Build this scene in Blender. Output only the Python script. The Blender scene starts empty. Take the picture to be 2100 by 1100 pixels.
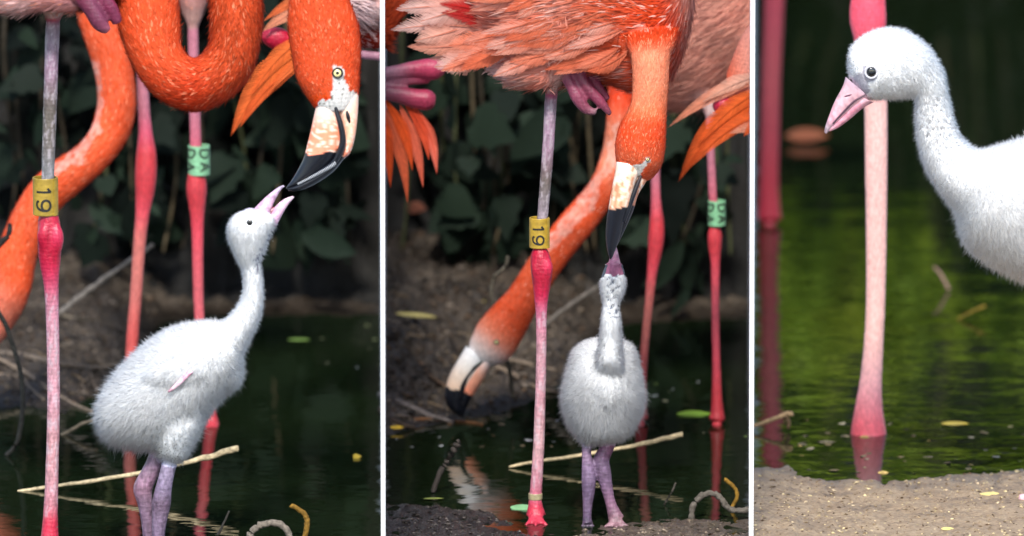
import bpy, bmesh, math, random
import numpy as np
from mathutils import Vector, Matrix, noise
from mathutils.kdtree import KDTree
from mathutils.bvhtree import BVHTree

random.seed(7)
rng = np.random.default_rng(7)
scene = bpy.context.scene
col = scene.collection

# ------------------------------------------------------------------ camera, sky, sun, exposure
S = 0.0005                 # metres per photograph pixel at the focus distance
D = 14.0                   # focus distance
PITCH = math.radians(10)
FWD = np.array([0, math.cos(PITCH), -math.sin(PITCH)])
UPV = np.array([0, math.sin(PITCH), math.cos(PITCH)])
TGT = np.array([0, 0, (1068 - 550) * S / math.cos(PITCH)])
CAM = TGT - D * FWD

cd = bpy.data.cameras.new('camera')
cam = bpy.data.objects.new('camera', cd)
col.objects.link(cam)
cam.location = CAM
cam.rotation_euler = (math.radians(90) - PITCH, 0, 0)
cd.sensor_width = 36
cd.lens = 36 * D / (2100 * S)
cd.clip_start = 0.1
cd.clip_end = 500
cd.dof.use_dof = True
cd.dof.focus_distance = D - 0.08
cd.dof.aperture_fstop = 5.6
scene.camera = cam

SUN_EL, SUN_AZ = math.radians(45), math.radians(-3)   # azimuth from behind the camera, to the left
world = bpy.data.worlds.new('World')
scene.world = world
world.use_nodes = True
wn = world.node_tree
sky = wn.nodes.new('ShaderNodeTexSky')
sky.sky_type = 'NISHITA'
sky.sun_disc = False
sky.sun_elevation = SUN_EL
sky.sun_rotation = math.pi - SUN_AZ
bgn = wn.nodes['Background']
wn.links.new(sky.outputs[0], bgn.inputs[0])
bgn.inputs[1].default_value = 0.15
sd = bpy.data.lights.new('sun', 'SUN')
sun = bpy.data.objects.new('sun', sd)
col.objects.link(sun)
sd.energy = 2.6
sd.angle = math.radians(8)
sd.color = (1.0, 0.95, 0.88)
tosun = Vector((math.sin(SUN_AZ) * math.cos(SUN_EL), -math.cos(SUN_AZ) * math.cos(SUN_EL), math.sin(SUN_EL)))
sun.rotation_euler = tosun.to_track_quat('Z', 'Y').to_euler()
sun.location = (-3, -6, 6)
vs = scene.view_settings
vs.view_transform = 'Standard'
vs.look = 'None'
vs.gamma = 1
vs.use_curve_mapping = False
vs.exposure = 1.0
scene.cycles.use_denoising = True
scene.cycles.max_bounces = 8
scene.render.film_transparent = False

# ------------------------------------------------------------------ placing by view ray and real distance
def V(P, y):
    """world point where the line of sight through photo position P meets the upright plane at distance y"""
    P = np.atleast_2d(np.asarray(P, float))
    d = FWD[None, :] + np.stack([(P[:, 0] - 1050) * S / D, np.zeros(len(P)), np.zeros(len(P))], 1) + UPV[None, :] * ((550 - P[:, 1]) * S / D)[:, None]
    t = (np.asarray(y, float) - CAM[1]) / d[:, 1]
    return CAM[None, :] + d * t[:, None]

def W(Q, y0):
    """(px, py, depth in px) -> world, for a thing that stands at distance y0"""
    Q = np.atleast_2d(np.asarray(Q, float))
    return V(Q[:, :2], y0 + Q[:, 2] * S)

def to_px(X):
    X = np.atleast_2d(X) - CAM
    z = X @ FWD
    return np.stack([1050 + X[:, 0] / z * D / S, 550 - (X @ UPV) / z * D / S], 1)

def gy(py):
    """distance y of the water level seen at photo row py"""
    d = FWD + UPV * ((550 - py) * S / D)
    t = -CAM[2] / d[2]
    return CAM[1] + d[1] * t

def xw(px, y):
    return (px - 1050) * S / D * (y * math.cos(PITCH) + D)

def lin(c):
    c = np.asarray(c, float) / 255
    return np.where(c <= 0.04045, c / 12.92, ((c + 0.055) / 1.055) ** 2.4)

# ------------------------------------------------------------------ materials
def newmat(name):
    m = bpy.data.materials.new(name)
    m.use_nodes = True
    nt = m.node_tree
    return m, nt, nt.nodes['Principled BSDF']

def N(nt, kind, **kw):
    n = nt.nodes.new('ShaderNode' + kind)
    for k, v in kw.items():
        if k in n.inputs:
            n.inputs[k].default_value = v
        else:
            setattr(n, k, v)
    return n

def ramp(nt, fac, stops):
    r = nt.nodes.new('ShaderNodeValToRGB')
    e = r.color_ramp.elements
    while len(e) < len(stops):
        e.new(0.5)
    for i, (p, c) in enumerate(stops):
        e[i].position = p
        e[i].color = (*lin(c), 1)
    nt.links.new(fac, r.inputs[0])
    return r.outputs[0]

def coords(nt, scale=(1, 1, 1), kind='Object'):
    tc = N(nt, 'TexCoord')
    mp = N(nt, 'Mapping')
    mp.inputs['Scale'].default_value = scale
    nt.links.new(tc.outputs[kind], mp.inputs[0])
    return mp.outputs[0]

def bump(nt, bs, height, strength, dist):
    b = N(nt, 'Bump', Strength=strength, Distance=dist)
    nt.links.new(height, b.inputs['Height'])
    nt.links.new(b.outputs[0], bs.inputs['Normal'])
    return b

def colour_mat(name, noise_scale=(300, 300, 300), var=0.25, bump_d=0.0006, sheen=0.0, spec=0.5, subs=0.0, trans=0.0):
    """base colour and gloss from the thing's own colour attribute, with fine mottling"""
    m, nt, bs = newmat(name)
    at = N(nt, 'Attribute', attribute_name='Col')
    no = N(nt, 'TexNoise', Scale=1.0, Detail=4.0, Roughness=0.6)
    nt.links.new(coords(nt, noise_scale), no.inputs['Vector'])
    mr = N(nt, 'MapRange')
    mr.inputs['From Min'].default_value = 0.3
    mr.inputs['From Max'].default_value = 0.7
    mr.inputs['To Min'].default_value = 1 - var
    mr.inputs['To Max'].default_value = 1 + var * 0.6
    nt.links.new(no.outputs[0], mr.inputs[0])
    mx = N(nt, 'VectorMath', operation='MULTIPLY')
    nt.links.new(at.outputs['Color'], mx.inputs[0])
    nt.links.new(mr.outputs[0], mx.inputs[1])
    nt.links.new(mx.outputs[0], bs.inputs['Base Color'])
    nt.links.new(at.outputs['Alpha'], bs.inputs['Roughness'])
    bs.inputs['Specular IOR Level'].default_value = spec
    if bump_d:
        bump(nt, bs, no.outputs[0], 1.0, bump_d)
    if subs:
        bs.inputs['Subsurface Weight'].default_value = subs
        bs.inputs['Subsurface Radius'].default_value = (0.004, 0.002, 0.0015)
    if trans:
        tr = N(nt, 'BsdfTranslucent')
        nt.links.new(mx.outputs[0], tr.inputs[0])
        ms = N(nt, 'MixShader')
        ms.inputs[0].default_value = trans
        out = nt.nodes['Material Output']
        nt.links.new(bs.outputs[0], ms.inputs[1])
        nt.links.new(tr.outputs[0], ms.inputs[2])
        nt.links.new(ms.outputs[0], out.inputs[0])
    return m

M = {}
M['bird'] = colour_mat('bird_skin', (420, 420, 160), 0.30, 0.0005)
_nt = M['bird'].node_tree
_wv = N(_nt, 'TexWave', wave_type='BANDS', bands_direction='Z', Scale=72.0, Distortion=5.0, Detail=2.0)
_wv.inputs['Detail Scale'].default_value = 3.0
_nt.links.new(coords(_nt), _wv.inputs['Vector'])
_b = [n for n in _nt.nodes if n.type == 'BUMP'][0]
_h = _b.inputs['Height'].links[0].from_socket
_ad = N(_nt, 'Math', operation='MULTIPLY_ADD')
_ad.inputs[1].default_value = 0.16
_nt.links.new(_wv.outputs['Fac'], _ad.inputs[0])
_nt.links.new(_h, _ad.inputs[2])
_nt.links.new(_ad.outputs[0], _b.inputs['Height'])
_b.inputs['Distance'].default_value = 0.0008
M['leg'] = M['bird']
M['bill'] = colour_mat('bill_horn', (260, 260, 200), 0.14, 0.00025)
M['plume'] = colour_mat('plumage', (90, 90, 90), 0.12, 0, spec=0.15, trans=0.25)
M['down'] = colour_mat('down', (60, 60, 60), 0.04, 0, spec=0.1, trans=0.45)
M['flat'] = colour_mat('plain', (120, 120, 200), 0.34, 0.0002)
M['wood'] = colour_mat('bark', (260, 260, 260), 0.5, 0.0012, spec=0.2)

def glossy(name, c, r, coat=0.0):
    m, nt, bs = newmat(name)
    no = N(nt, 'TexNoise', Scale=700.0)
    nt.links.new(coords(nt), no.inputs['Vector'])
    a, b = np.asarray(c) * 0.85, np.minimum(255, np.asarray(c) * 1.1 + 2)
    nt.links.new(ramp(nt, no.outputs[0], [(0.3, a), (0.7, b)]), bs.inputs['Base Color'])
    bs.inputs['Roughness'].default_value = r
    bs.inputs['Coat Weight'].default_value = coat
    return m
M['iris'] = glossy('iris_yellow', (232, 222, 156), 0.15, 1.0)
M['iris_dark'] = glossy('iris_dark', (38, 30, 28), 0.06, 1.0)
M['pupil'] = glossy('pupil', (6, 5, 6), 0.05, 1.0)
M['ink'] = glossy('ink', (28, 26, 22), 0.5)
M['white'] = glossy('eyelid_white', (225, 228, 232), 0.5)
M['mauve'] = glossy('eyelid_mauve', (196, 196, 206), 0.5)

def wall_mat():
    m, nt, bs = newmat('white_board')
    no = N(nt, 'TexNoise', Scale=9.0, Detail=3.0)
    nt.links.new(coords(nt), no.inputs['Vector'])
    nt.links.new(ramp(nt, no.outputs[0], [(0.3, (248, 248, 247)), (0.7, (253, 253, 253))]), bs.inputs['Base Color'])
    bs.inputs['Roughness'].default_value = 0.6
    return m
M['board'] = wall_mat()

def mud_mat(name, dark, mid, light, rough=(0.35, 0.8), wet_bump=0.004):
    m, nt, bs = newmat(name)
    co = coords(nt)
    n1 = N(nt, 'TexNoise', Scale=14.0, Detail=8.0, Roughness=0.65)
    n2 = N(nt, 'TexNoise', Scale=160.0, Detail=6.0, Roughness=0.7)
    vo = N(nt, 'TexVoronoi', Scale=120.0)
    for n in (n1, n2, vo):
        nt.links.new(co, n.inputs['Vector'])
    ad = N(nt, 'Math', operation='MULTIPLY_ADD')
    ad.inputs[1].default_value = 0.55
    nt.links.new(n2.outputs[0], ad.inputs[0])
    sc = N(nt, 'Math', operation='MULTIPLY')
    sc.inputs[1].default_value = 0.45
    nt.links.new(n1.outputs[0], sc.inputs[0])
    nt.links.new(sc.outputs[0], ad.inputs[2])
    nt.links.new(ramp(nt, ad.outputs[0], [(0.36, dark), (0.5, mid), (0.66, light)]), bs.inputs['Base Color'])
    mr = N(nt, 'MapRange')
    mr.inputs['From Min'].default_value = 0.35
    mr.inputs['From Max'].default_value = 0.65
    mr.inputs['To Min'].default_value = rough[0]
    mr.inputs['To Max'].default_value = rough[1]
    nt.links.new(n1.outputs[0], mr.inputs[0])
    nt.links.new(mr.outputs[0], bs.inputs['Roughness'])
    # mud soaked near the water level is darker and glossy
    geo = N(nt, 'NewGeometry')
    sep = N(nt, 'SeparateXYZ')
    nt.links.new(geo.outputs['Position'], sep.inputs[0])
    wz = N(nt, 'Math', operation='MULTIPLY_ADD')
    wz.inputs[1].default_value = -0.02
    nt.links.new(n1.outputs[0], wz.inputs[0])
    nt.links.new(sep.outputs['Z'], wz.inputs[2])
    wet = N(nt, 'MapRange')
    wet.inputs['From Min'].default_value = -0.011
    wet.inputs['From Max'].default_value = -0.003
    wet.inputs['To Min'].default_value = 0.42
    wet.inputs['To Max'].default_value = 1.0
    nt.links.new(wz.outputs[0], wet.inputs[0])
    old = bs.inputs['Base Color'].links[0].from_socket
    wm = N(nt, 'VectorMath', operation='MULTIPLY')
    nt.links.new(old, wm.inputs[0])
    nt.links.new(wet.outputs[0], wm.inputs[1])
    nt.links.new(wm.outputs[0], bs.inputs['Base Color'])
    rm = N(nt, 'Math', operation='MULTIPLY')
    nt.links.new(mr.outputs[0], rm.inputs[0])
    nt.links.new(wet.outputs[0], rm.inputs[1])
    nt.links.new(rm.outputs[0], bs.inputs['Roughness'])
    h = N(nt, 'Math', operation='ADD')
    nt.links.new(ad.outputs[0], h.inputs[0])
    v2 = N(nt, 'Math', operation='MULTIPLY')
    v2.inputs[1].default_value = 0.25
    nt.links.new(vo.outputs[0], v2.inputs[0])
    nt.links.new(v2.outputs[0], h.inputs[1])
    bump(nt, bs, h.outputs[0], 1.0, wet_bump)
    return m
M['mud_dark'] = mud_mat('bank_soil', (22, 19, 16), (54, 46, 38), (98, 86, 72))
M['soil_shade'] = mud_mat('soil_shade', (8, 8, 7), (16, 15, 13), (30, 27, 22), (0.7, 0.95))  # bank face soil, coloured near-black to carry the shade behind the ivy
M['mud_pale'] = mud_mat('dry_mud', (92, 75, 55), (150, 128, 101), (186, 164, 134), (0.55, 0.9), 0.004)
M['mud_mid'] = mud_mat('damp_mud', (58, 50, 42), (104, 92, 80), (146, 132, 114), (0.3, 0.8), 0.004)
M['mud_wet'] = mud_mat('wet_mud', (20, 19, 18), (52, 46, 42), (84, 76, 70), (0.12, 0.5), 0.005)

def water_mat():
    m, nt, bs = newmat('pond_water')
    bs.inputs['Base Color'].default_value = (0.006, 0.011, 0.004, 1)
    bs.inputs['Roughness'].default_value = 0.015
    bs.inputs['IOR'].default_value = 1.33
    n1 = N(nt, 'TexNoise', Scale=1.0, Detail=2.0, Roughness=0.5)
    nt.links.new(coords(nt, (28, 42, 1)), n1.inputs['Vector'])
    n2 = N(nt, 'TexNoise', Scale=1.0, Detail=2.0, Roughness=0.5)
    nt.links.new(coords(nt, (5, 7, 1)), n2.inputs['Vector'])
    a = N(nt, 'Math', operation='MULTIPLY_ADD')
    a.inputs[1].default_value = 4.5
    nt.links.new(n2.outputs[0], a.inputs[0])
    nt.links.new(n1.outputs[0], a.inputs[2])
    bump(nt, bs, a.outputs[0], 1.0, 0.00034)
    return m
M['water'] = water_mat()

def leaf_mat(name, a, b, c, rough=0.45, trans=0.25):
    m, nt, bs = newmat(name)
    oi = N(nt, 'ObjectInfo')
    ge = N(nt, 'NewGeometry')
    no = N(nt, 'TexNoise', Scale=35.0, Detail=4.0)
    nt.links.new(coords(nt), no.inputs['Vector'])
    s = N(nt, 'Math', operation='ADD')
    nt.links.new(oi.outputs['Random'], s.inputs[0])
    nt.links.new(ge.outputs['Random Per Island'], s.inputs[1])
    s2 = N(nt, 'Math', operation='ADD')
    nt.links.new(s.outputs[0], s2.inputs[0])
    nt.links.new(no.outputs[0], s2.inputs[1])
    d = N(nt, 'Math', operation='DIVIDE')
    d.inputs[1].default_value = 2.5
    nt.links.new(s2.outputs[0], d.inputs[0])
    o = ramp(nt, d.outputs[0], [(0.2, a), (0.5, b), (0.85, c)])
    nt.links.new(o, bs.inputs['Base Color'])
    bs.inputs['Roughness'].default_value = rough
    bs.inputs['Specular IOR Level'].default_value = 0.15
    tr = N(nt, 'BsdfTranslucent')
    nt.links.new(o, tr.inputs[0])
    ms = N(nt, 'MixShader')
    ms.inputs[0].default_value = trans
    nt.links.new(bs.outputs[0], ms.inputs[1])
    nt.links.new(tr.outputs[0], ms.inputs[2])
    nt.links.new(ms.outputs[0], nt.nodes['Material Output'].inputs[0])
    return m
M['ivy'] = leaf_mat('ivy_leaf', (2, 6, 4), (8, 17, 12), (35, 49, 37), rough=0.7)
M['ivy_shade'] = leaf_mat('ivy_leaf_shade', (2, 5, 4), (5, 10, 7), (9, 15, 11), rough=0.85)  # darker copy of the ivy leaf, gloom between leaves put into its colour
M['shrub'] = leaf_mat('shrub_leaf', (84, 104, 18), (122, 150, 30), (162, 180, 58), trans=0.4)
M['shrub_dim'] = leaf_mat('willow_leaf', (24, 44, 18), (44, 70, 28), (70, 96, 40), trans=0.4)

# ------------------------------------------------------------------ mesh helpers
def tag(o, label=None, cat=None, group=None, kind=None):
    for k, v in (('label', label), ('category', cat), ('group', group), ('kind', kind)):
        if v:
            o[k] = v
    return o

def mesh_np(name, verts, faces, mat, cols=None, smooth=True, normals=None):
    """faces: list of index tuples, or ndarray (n, k)"""
    me = bpy.data.meshes.new(name)
    verts = np.asarray(verts, float)
    if isinstance(faces, np.ndarray):
        n, k = faces.shape
        me.vertices.add(len(verts))
        me.vertices.foreach_set('co', verts.ravel())
        me.loops.add(n * k)
        me.loops.foreach_set('vertex_index', faces.ravel().astype(np.int32))
        me.polygons.add(n)
        me.polygons.foreach_set('loop_start', np.arange(0, n * k, k, dtype=np.int32))
        me.update(calc_edges=True)
    else:
        me.from_pydata([tuple(v) for v in verts], [], faces)
        me.update()
    if cols is not None:
        a = me.color_attributes.new('Col', 'FLOAT_COLOR', 'POINT')
        a.data.foreach_set('color', np.asarray(cols, np.float32).ravel())
    if smooth:
        me.polygons.foreach_set('use_smooth', np.ones(len(me.polygons), bool))
    if normals is not None:
        a = me.attributes.new('custom_normal', 'FLOAT_VECTOR', 'POINT')
        a.data.foreach_set('vector', np.asarray(normals, np.float32).ravel())
    me.materials.append(M[mat] if isinstance(mat, str) else mat)
    return me

def link(name, me, parent=None, loc=None):
    o = bpy.data.objects.new(name, me)
    col.objects.link(o)
    if parent is not None:
        o.parent = parent
    if loc is not None:
        o.location = loc
    return o

def empty(name, loc):
    o = bpy.data.objects.new(name, None)
    col.objects.link(o)
    o.location = [float(c) for c in loc]
    o.empty_display_size = 0.02
    return o

def catmull(A, sub):
    A = np.asarray(A, float)
    n = len(A)
    out = []
    for i in range(n - 1):
        p0, p1, p2, p3 = A[max(i - 1, 0)], A[i], A[i + 1], A[min(i + 2, n - 1)]
        for k in range(sub):
            t = k / sub
            out.append(0.5 * ((2 * p1) + (-p0 + p2) * t + (2 * p0 - 5 * p1 + 4 * p2 - p3) * t * t + (-p0 + 3 * p1 - 3 * p2 + p3) * t ** 3))
    out.append(A[-1])
    return np.array(out)

def rings(Cn, A, B, cols, seg=18):
    """skin of ellipses: centres, two half-axes, colours per ring -> verts, faces, colours, tangents"""
    n = len(Cn)
    a = np.linspace(0, 2 * np.pi, seg, endpoint=False)
    v = Cn[:, None, :] + np.cos(a)[None, :, None] * A[:, None, :] + np.sin(a)[None, :, None] * B[:, None, :]
    T = np.gradient(Cn, axis=0)
    v = v.reshape(-1, 3)
    c = np.repeat(cols, seg, axis=0)
    t = np.repeat(T, seg, axis=0)
    f = []
    for i in range(n - 1):
        for j in range(seg):
            k = (j + 1) % seg
            f.append((i * seg + j, i * seg + k, (i + 1) * seg + k, (i + 1) * seg + j))
    v = np.vstack([v, Cn[0], Cn[-1]])
    c = np.vstack([c, cols[0], cols[-1]])
    t = np.vstack([t, T[0], T[-1]])
    b0, b1 = n * seg, n * seg + 1
    for j in range(seg):
        k = (j + 1) % seg
        f.append((b0, k, j))
        f.append((b1, (n - 1) * seg + j, (n - 1) * seg + k))
    return v, f, c, t

def rib(rows, sub=6, seg=20):
    """rows: (Lx, Ly, Rx, Ry, depth centre, half depth, colour rgb, roughness, plume length)"""
    A = np.array([[r[0], r[1], r[2], r[3], r[4], r[5], *lin(r[6]), r[7], r[8]] for r in rows])
    A = catmull(A, sub)
    Cn = np.stack([(A[:, 0] + A[:, 2]) / 2, (A[:, 1] + A[:, 3]) / 2, A[:, 4]], 1)
    H = np.stack([(A[:, 2] - A[:, 0]) / 2, (A[:, 3] - A[:, 1]) / 2, np.zeros(len(A))], 1)
    B = np.stack([np.zeros(len(A)), np.zeros(len(A)), np.maximum(A[:, 5], 0.5)], 1)
    return rings(Cn, H, B, np.clip(A[:, 6:11], 0.002, 60), seg)

def tube(rows, sub=6, seg=14, flat=1.0):
    """rows: (x, y, depth, radius, colour, roughness, plume length): round tube along a free path"""
    A = np.array([[r[0], r[1], r[2], r[3], *lin(r[4]), r[5], r[6]] for r in rows])
    A = catmull(A, sub)
    Cn = A[:, :3]
    T = np.gradient(Cn, axis=0)
    T /= np.linalg.norm(T, axis=1)[:, None] + 1e-9
    ref = np.where(np.abs(T[:, 2:3]) > 0.8, np.array([[0, 1.0, 0]]), np.array([[0, 0, 1.0]]))
    a = np.cross(T, ref)
    a /= np.linalg.norm(a, axis=1)[:, None]
    b = np.cross(T, a)
    r = np.maximum(A[:, 3:4], 0.3)
    return rings(Cn, a * r, b * r * flat, np.clip(A[:, 4:9], 0.002, 60), seg)

def strips(P, G, Wd, L, wid, cols, droop=None):
    """thin tapering filaments: base points, growth directions, width directions"""
    n = len(P)
    L = L[:, None]
    wid = wid[:, None]
    dr = np.zeros_like(P) if droop is None else droop
    m = P + G * L * 0.55 + dr * L * 0.15
    t = P + G * L + dr * L * 0.5
    v = np.stack([P - Wd * wid, P + Wd * wid, m + Wd * wid * 0.8, m - Wd * wid * 0.8, t], 1).reshape(-1, 3)
    i = np.arange(n)[:, None] * 5
    f = np.vstack([i + np.array([[0, 1, 2]]), i + np.array([[0, 2, 3]]), i + np.array([[3, 2, 4]])]).astype(np.int32)
    return v, f, np.repeat(cols, 5, axis=0)

def unit(a):
    return a / (np.linalg.norm(a, axis=-1, keepdims=True) + 1e-12)

def sample(me, n, weight=None):
    me.calc_loop_triangles()
    k = len(me.loop_triangles)
    tri = np.empty(k * 3, np.int32)
    me.loop_triangles.foreach_get('vertices', tri)
    tri = tri.reshape(-1, 3)
    co = np.empty(len(me.vertices) * 3)
    me.vertices.foreach_get('co', co)
    co = co.reshape(-1, 3)
    nn = np.empty(len(me.vertices) * 3)
    me.vertices.foreach_get('normal', nn)
    nn = nn.reshape(-1, 3)
    a, b, c = co[tri[:, 0]], co[tri[:, 1]], co[tri[:, 2]]
    ar = np.linalg.norm(np.cross(b - a, c - a), axis=1)
    if weight is not None:
        ar = ar * weight[tri].mean(1)
    idx = rng.choice(k, n, p=ar / ar.sum())
    u, w = rng.random(n), rng.random(n)
    fl = u + w > 1
    u[fl], w[fl] = 1 - u[fl], 1 - w[fl]
    p = a[idx] + (b - a)[idx] * u[:, None] + (c - a)[idx] * w[:, None]
    return p, unit(nn[tri[idx, 0]]), tri[idx, 0]

def plane_at(px):
    """upright plane through the camera and photo column px: point, normal (towards larger px)"""
    a = np.array([xw(px, 0), 0, 0])
    d = a - np.array([CAM[0], CAM[1], 0])
    return a, unit(np.array([d[1], -d[0], 0]))

# ------------------------------------------------------------------ birds
class Bird:
    def __init__(self, name, label, cat, base, y0, clip=None, group=None):
        self.y0, self.clip = y0, clip
        self.base = W([base], y0)[0]
        self.base[2] = max(self.base[2], 0.0)
        self.root = empty(name, self.base)
        tag(self.root, label, cat, group)
        self.l = []
    def add(self, *parts):
        self.l += parts
    def cut(self, me):
        if not self.clip:
            return me
        bm = bmesh.new()
        bm.from_mesh(me)
        for px, side in self.clip:
            a, nrm = plane_at(px)
            a = a - self.base * np.array([1, 1, 0])
            bmesh.ops.bisect_plane(bm, geom=bm.verts[:] + bm.edges[:] + bm.faces[:], plane_co=a, plane_no=nrm * side, clear_outer=True)
            ed = [e for e in bm.edges if e.is_boundary]
            if ed:
                bmesh.ops.holes_fill(bm, edges=ed)
        bm.to_mesh(me)
        bm.free()
        return me
    def body(self, voxel=0.0016, smooth=3, paint=None, mat='bird', tone=0.80, inset=0.0):
        vs_, fs_, cs_, ts_ = [], [], [], []
        o = 0
        for v, f, c, t in self.l:
            vs_.append(W(v, self.y0))
            ts_.append(W(v + unit(t) * 2, self.y0) - W(v, self.y0))
            fs_ += [tuple(i + o for i in q) for q in f]
            cs_.append(c)
            o += len(v)
        v = np.vstack(vs_) - self.base
        src_c, src_t = np.vstack(cs_), unit(np.vstack(ts_))
        me = mesh_np('body', v, fs_, mat)
        ob = link('body', me)
        md = ob.modifiers.new('r', 'REMESH')
        md.mode = 'VOXEL'
        md.voxel_size = voxel
        sm = ob.modifiers.new('s', 'SMOOTH')
        sm.factor = 0.5
        sm.iterations = smooth
        dg = bpy.context.evaluated_depsgraph_get()
        new = bpy.data.meshes.new_from_object(ob.evaluated_get(dg))
        ob.modifiers.clear()
        kd = KDTree(len(v))
        for i, p in enumerate(v):
            kd.insert(p, i)
        kd.balance()
        self.cut(new)
        n = len(new.vertices)
        co = np.empty(n * 3)
        new.vertices.foreach_get('co', co)
        co = co.reshape(-1, 3)
        c = np.empty((n, 5))
        t = np.empty((n, 3))
        for i in range(n):
            hits = kd.find_n(co[i], 5)
            w = np.array([1 / (h[2] + 1e-4) for h in hits])
            w /= w.sum()
            ids = [h[1] for h in hits]
            c[i] = w @ src_c[ids]
            t[i] = src_t[ids[0]]
        if inset:
            nn = np.empty(n * 3)
            new.vertices.foreach_get('normal', nn)
            co = co - nn.reshape(-1, 3) * (np.where(c[:, 4] > 4, c[:, 4], 0) * inset * S)[:, None]
            new.vertices.foreach_set('co', co.ravel())
            new.update()
        px = to_px(co + self.base)
        if paint:
            paint(px, c)
        c[:, :3] *= tone
        a = new.color_attributes.new('Col', 'FLOAT_COLOR', 'POINT')
        a.data.foreach_set('color', c[:, :4].astype(np.float32).ravel())
        new.polygons.foreach_set('use_smooth', np.ones(len(new.polygons), bool))
        new.materials.clear()
        new.materials.append(M[mat])
        ob.data = new
        ob.name = 'body'
        ob.parent = self.root
        self.ob, self.c, self.t, self.px, self.co = ob, c, t, px, co
        bm = bmesh.new()
        bm.from_mesh(new)
        self.bvh = BVHTree.FromBMesh(bm)
        bm.free()
        return ob
    def hit(self, px, py):
        p = W([[px, py, 0]], self.y0)[0]
        d = Vector(unit(p - CAM))
        h = self.bvh.ray_cast(Vector(CAM - self.base), d)
        return np.array(h[0]) if h[0] else p - self.base
    def plume(self, n, width, mat='plume', lift=0.25, jit=0.25, var=0.25, pale=0.0, palec=(255, 225, 215), name='plumage', droop=0.0, lenvar=0.5, margin=80, rev=False, lmin=0.8, lmax=999, lmul=1.0, nmix=0.15, nrand=0.12):
        me = self.ob.data
        px = self.px
        vis = (px[:, 0] > -margin) & (px[:, 0] < 2100 + margin) & (px[:, 1] > -margin) & (px[:, 1] < 1180)
        w = np.where(vis, np.clip(self.c[:, 4], 0, 30), 0) ** 0.0 * (self.c[:, 4] > lmin) * (self.c[:, 4] <= lmax) * vis
        p, nn, vi = sample(me, n, w.astype(float))
        t = self.t[vi] * (-1 if rev else 1)
        t = unit(t - nn * (t * nn).sum(1, keepdims=True) + rng.normal(0, jit, (n, 3)))
        g = unit(t * np.cos(lift) + nn * np.sin(lift) + rng.normal(0, jit * 0.4, (n, 3)))
        wd = unit(np.cross(g, nn))
        L = lmul * self.c[vi, 4] * S * (1 + lenvar * rng.normal(0, 0.6, n).clip(-1, 1.5))
        c = self.c[vi, :4].copy()
        f = 1 + var * rng.normal(0, 1, n).clip(-1.6, 1.6)
        c[:, :3] *= f[:, None]
        if pale:
            k = rng.random(n) < pale
            c[k, :3] = c[k, :3] * 0.4 + lin(palec) * 0.6
        c[:, :3] = c[:, :3].clip(0, 0.95)
        c[:, 3] = 0.75
        if self.clip:
            tp = to_px(p + g * L[:, None] + self.base)
            ok = np.ones(n, bool)
            for q, side in self.clip:
                ok &= (tp[:, 0] - q) * side < 0
            p, g, wd, L, c, nn = p[ok], g[ok], wd[ok], L[ok], c[ok], nn[ok]
        dr = np.zeros_like(p)
        dr[:, 2] = -droop
        v, f_, cc = strips(p - g * 0.0004, g, wd, L, np.full(len(p), width * S / 2), c, dr)
        o = link(name, mesh_np(name, v, f_, mat, cc, normals=np.repeat(unit(nn + g * nmix + rng.normal(0, nrand, g.shape)), 5, axis=0)), self.root)
        tag(o, kind='stuff')
        return o
    def part(self, name, piece, mat='bill', parent=None, paint=None, smooth=True):
        v, f, c, t = piece
        vw = W(v, self.y0) - self.base
        c = c.copy()
        if paint:
            paint(v[:, :2], c)
        me = mesh_np(name, vw, f, mat, c[:, :4], smooth)
        self.cut(me)
        o = link(name, me, parent or self.root)
        return o
    def eye(self, px, py, r, iris, lid, pr=0.45):
        h = self.hit(px, py)
        toward = unit(CAM - (h + self.base))
        def ball(name, rad, off, sc, mat, parent):
            bm = bmesh.new()
            bmesh.ops.create_uvsphere(bm, u_segments=16, v_segments=10, radius=rad)
            bmesh.ops.scale(bm, vec=(1, sc, 1), verts=bm.verts)
            bmesh.ops.translate(bm, vec=Vector(h + toward * off), verts=bm.verts)
            me = bpy.data.meshes.new(name)
            bm.to_mesh(me)
            bm.free()
            me.polygons.foreach_set('use_smooth', np.ones(len(me.polygons), bool))
            me.materials.append(M[mat])
            return link(name, me, parent)
        R = r * S
        e = ball('eye', R, 0.0, 0.45, iris, self.root)
        ball('pupil', R * pr, R * 0.42, 0.25, 'pupil', e)
        bm = bmesh.new()
        seg = 20
        vs_ = []
        for i in range(seg):
            a = 2 * math.pi * i / seg
            for j in range(6):
                b = 2 * math.pi * j / 6
                rr = R * 1.12 + math.cos(b) * R * 0.26
                vs_.append((rr * math.cos(a), math.sin(b) * R * 0.3, rr * math.sin(a)))
        vs_ = np.array(vs_) + h + toward * R * 0.12
        fs_ = [(i * 6 + j, ((i + 1) % seg) * 6 + j, ((i + 1) % seg) * 6 + (j + 1) % 6, i * 6 + (j + 1) % 6) for i in range(seg) for j in range(6)]
        link('eyelid', mesh_np('eyelid', vs_, fs_, lid), e)
        return e
    def band(self, cx, cy, w, h, colour, text=None, rough=0.45, tilt=0.0, dp=0, repeat=1, name='leg_band', seam=0.0):
        """a closed plastic ring round the leg with its code wrapped on it"""
        cc = W([[cx, cy, dp]], self.y0)[0] - self.base
        R, H, th = w * S / 2, h * S, 0.0012
        prof = [(R, -H / 2), (R + 0.0003, -H / 2 + 0.0006), (R + 0.0003, H / 2 - 0.0006), (R, H / 2), (R - th, H / 2), (R - th, -H / 2)]
        seg = 36
        v, f = [], []
        for i in range(seg):
            a = 2 * math.pi * i / seg
            for r, z in prof:
                v.append((r * math.cos(a) + tilt * z, r * math.sin(a), z))
        m = len(prof)
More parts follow.
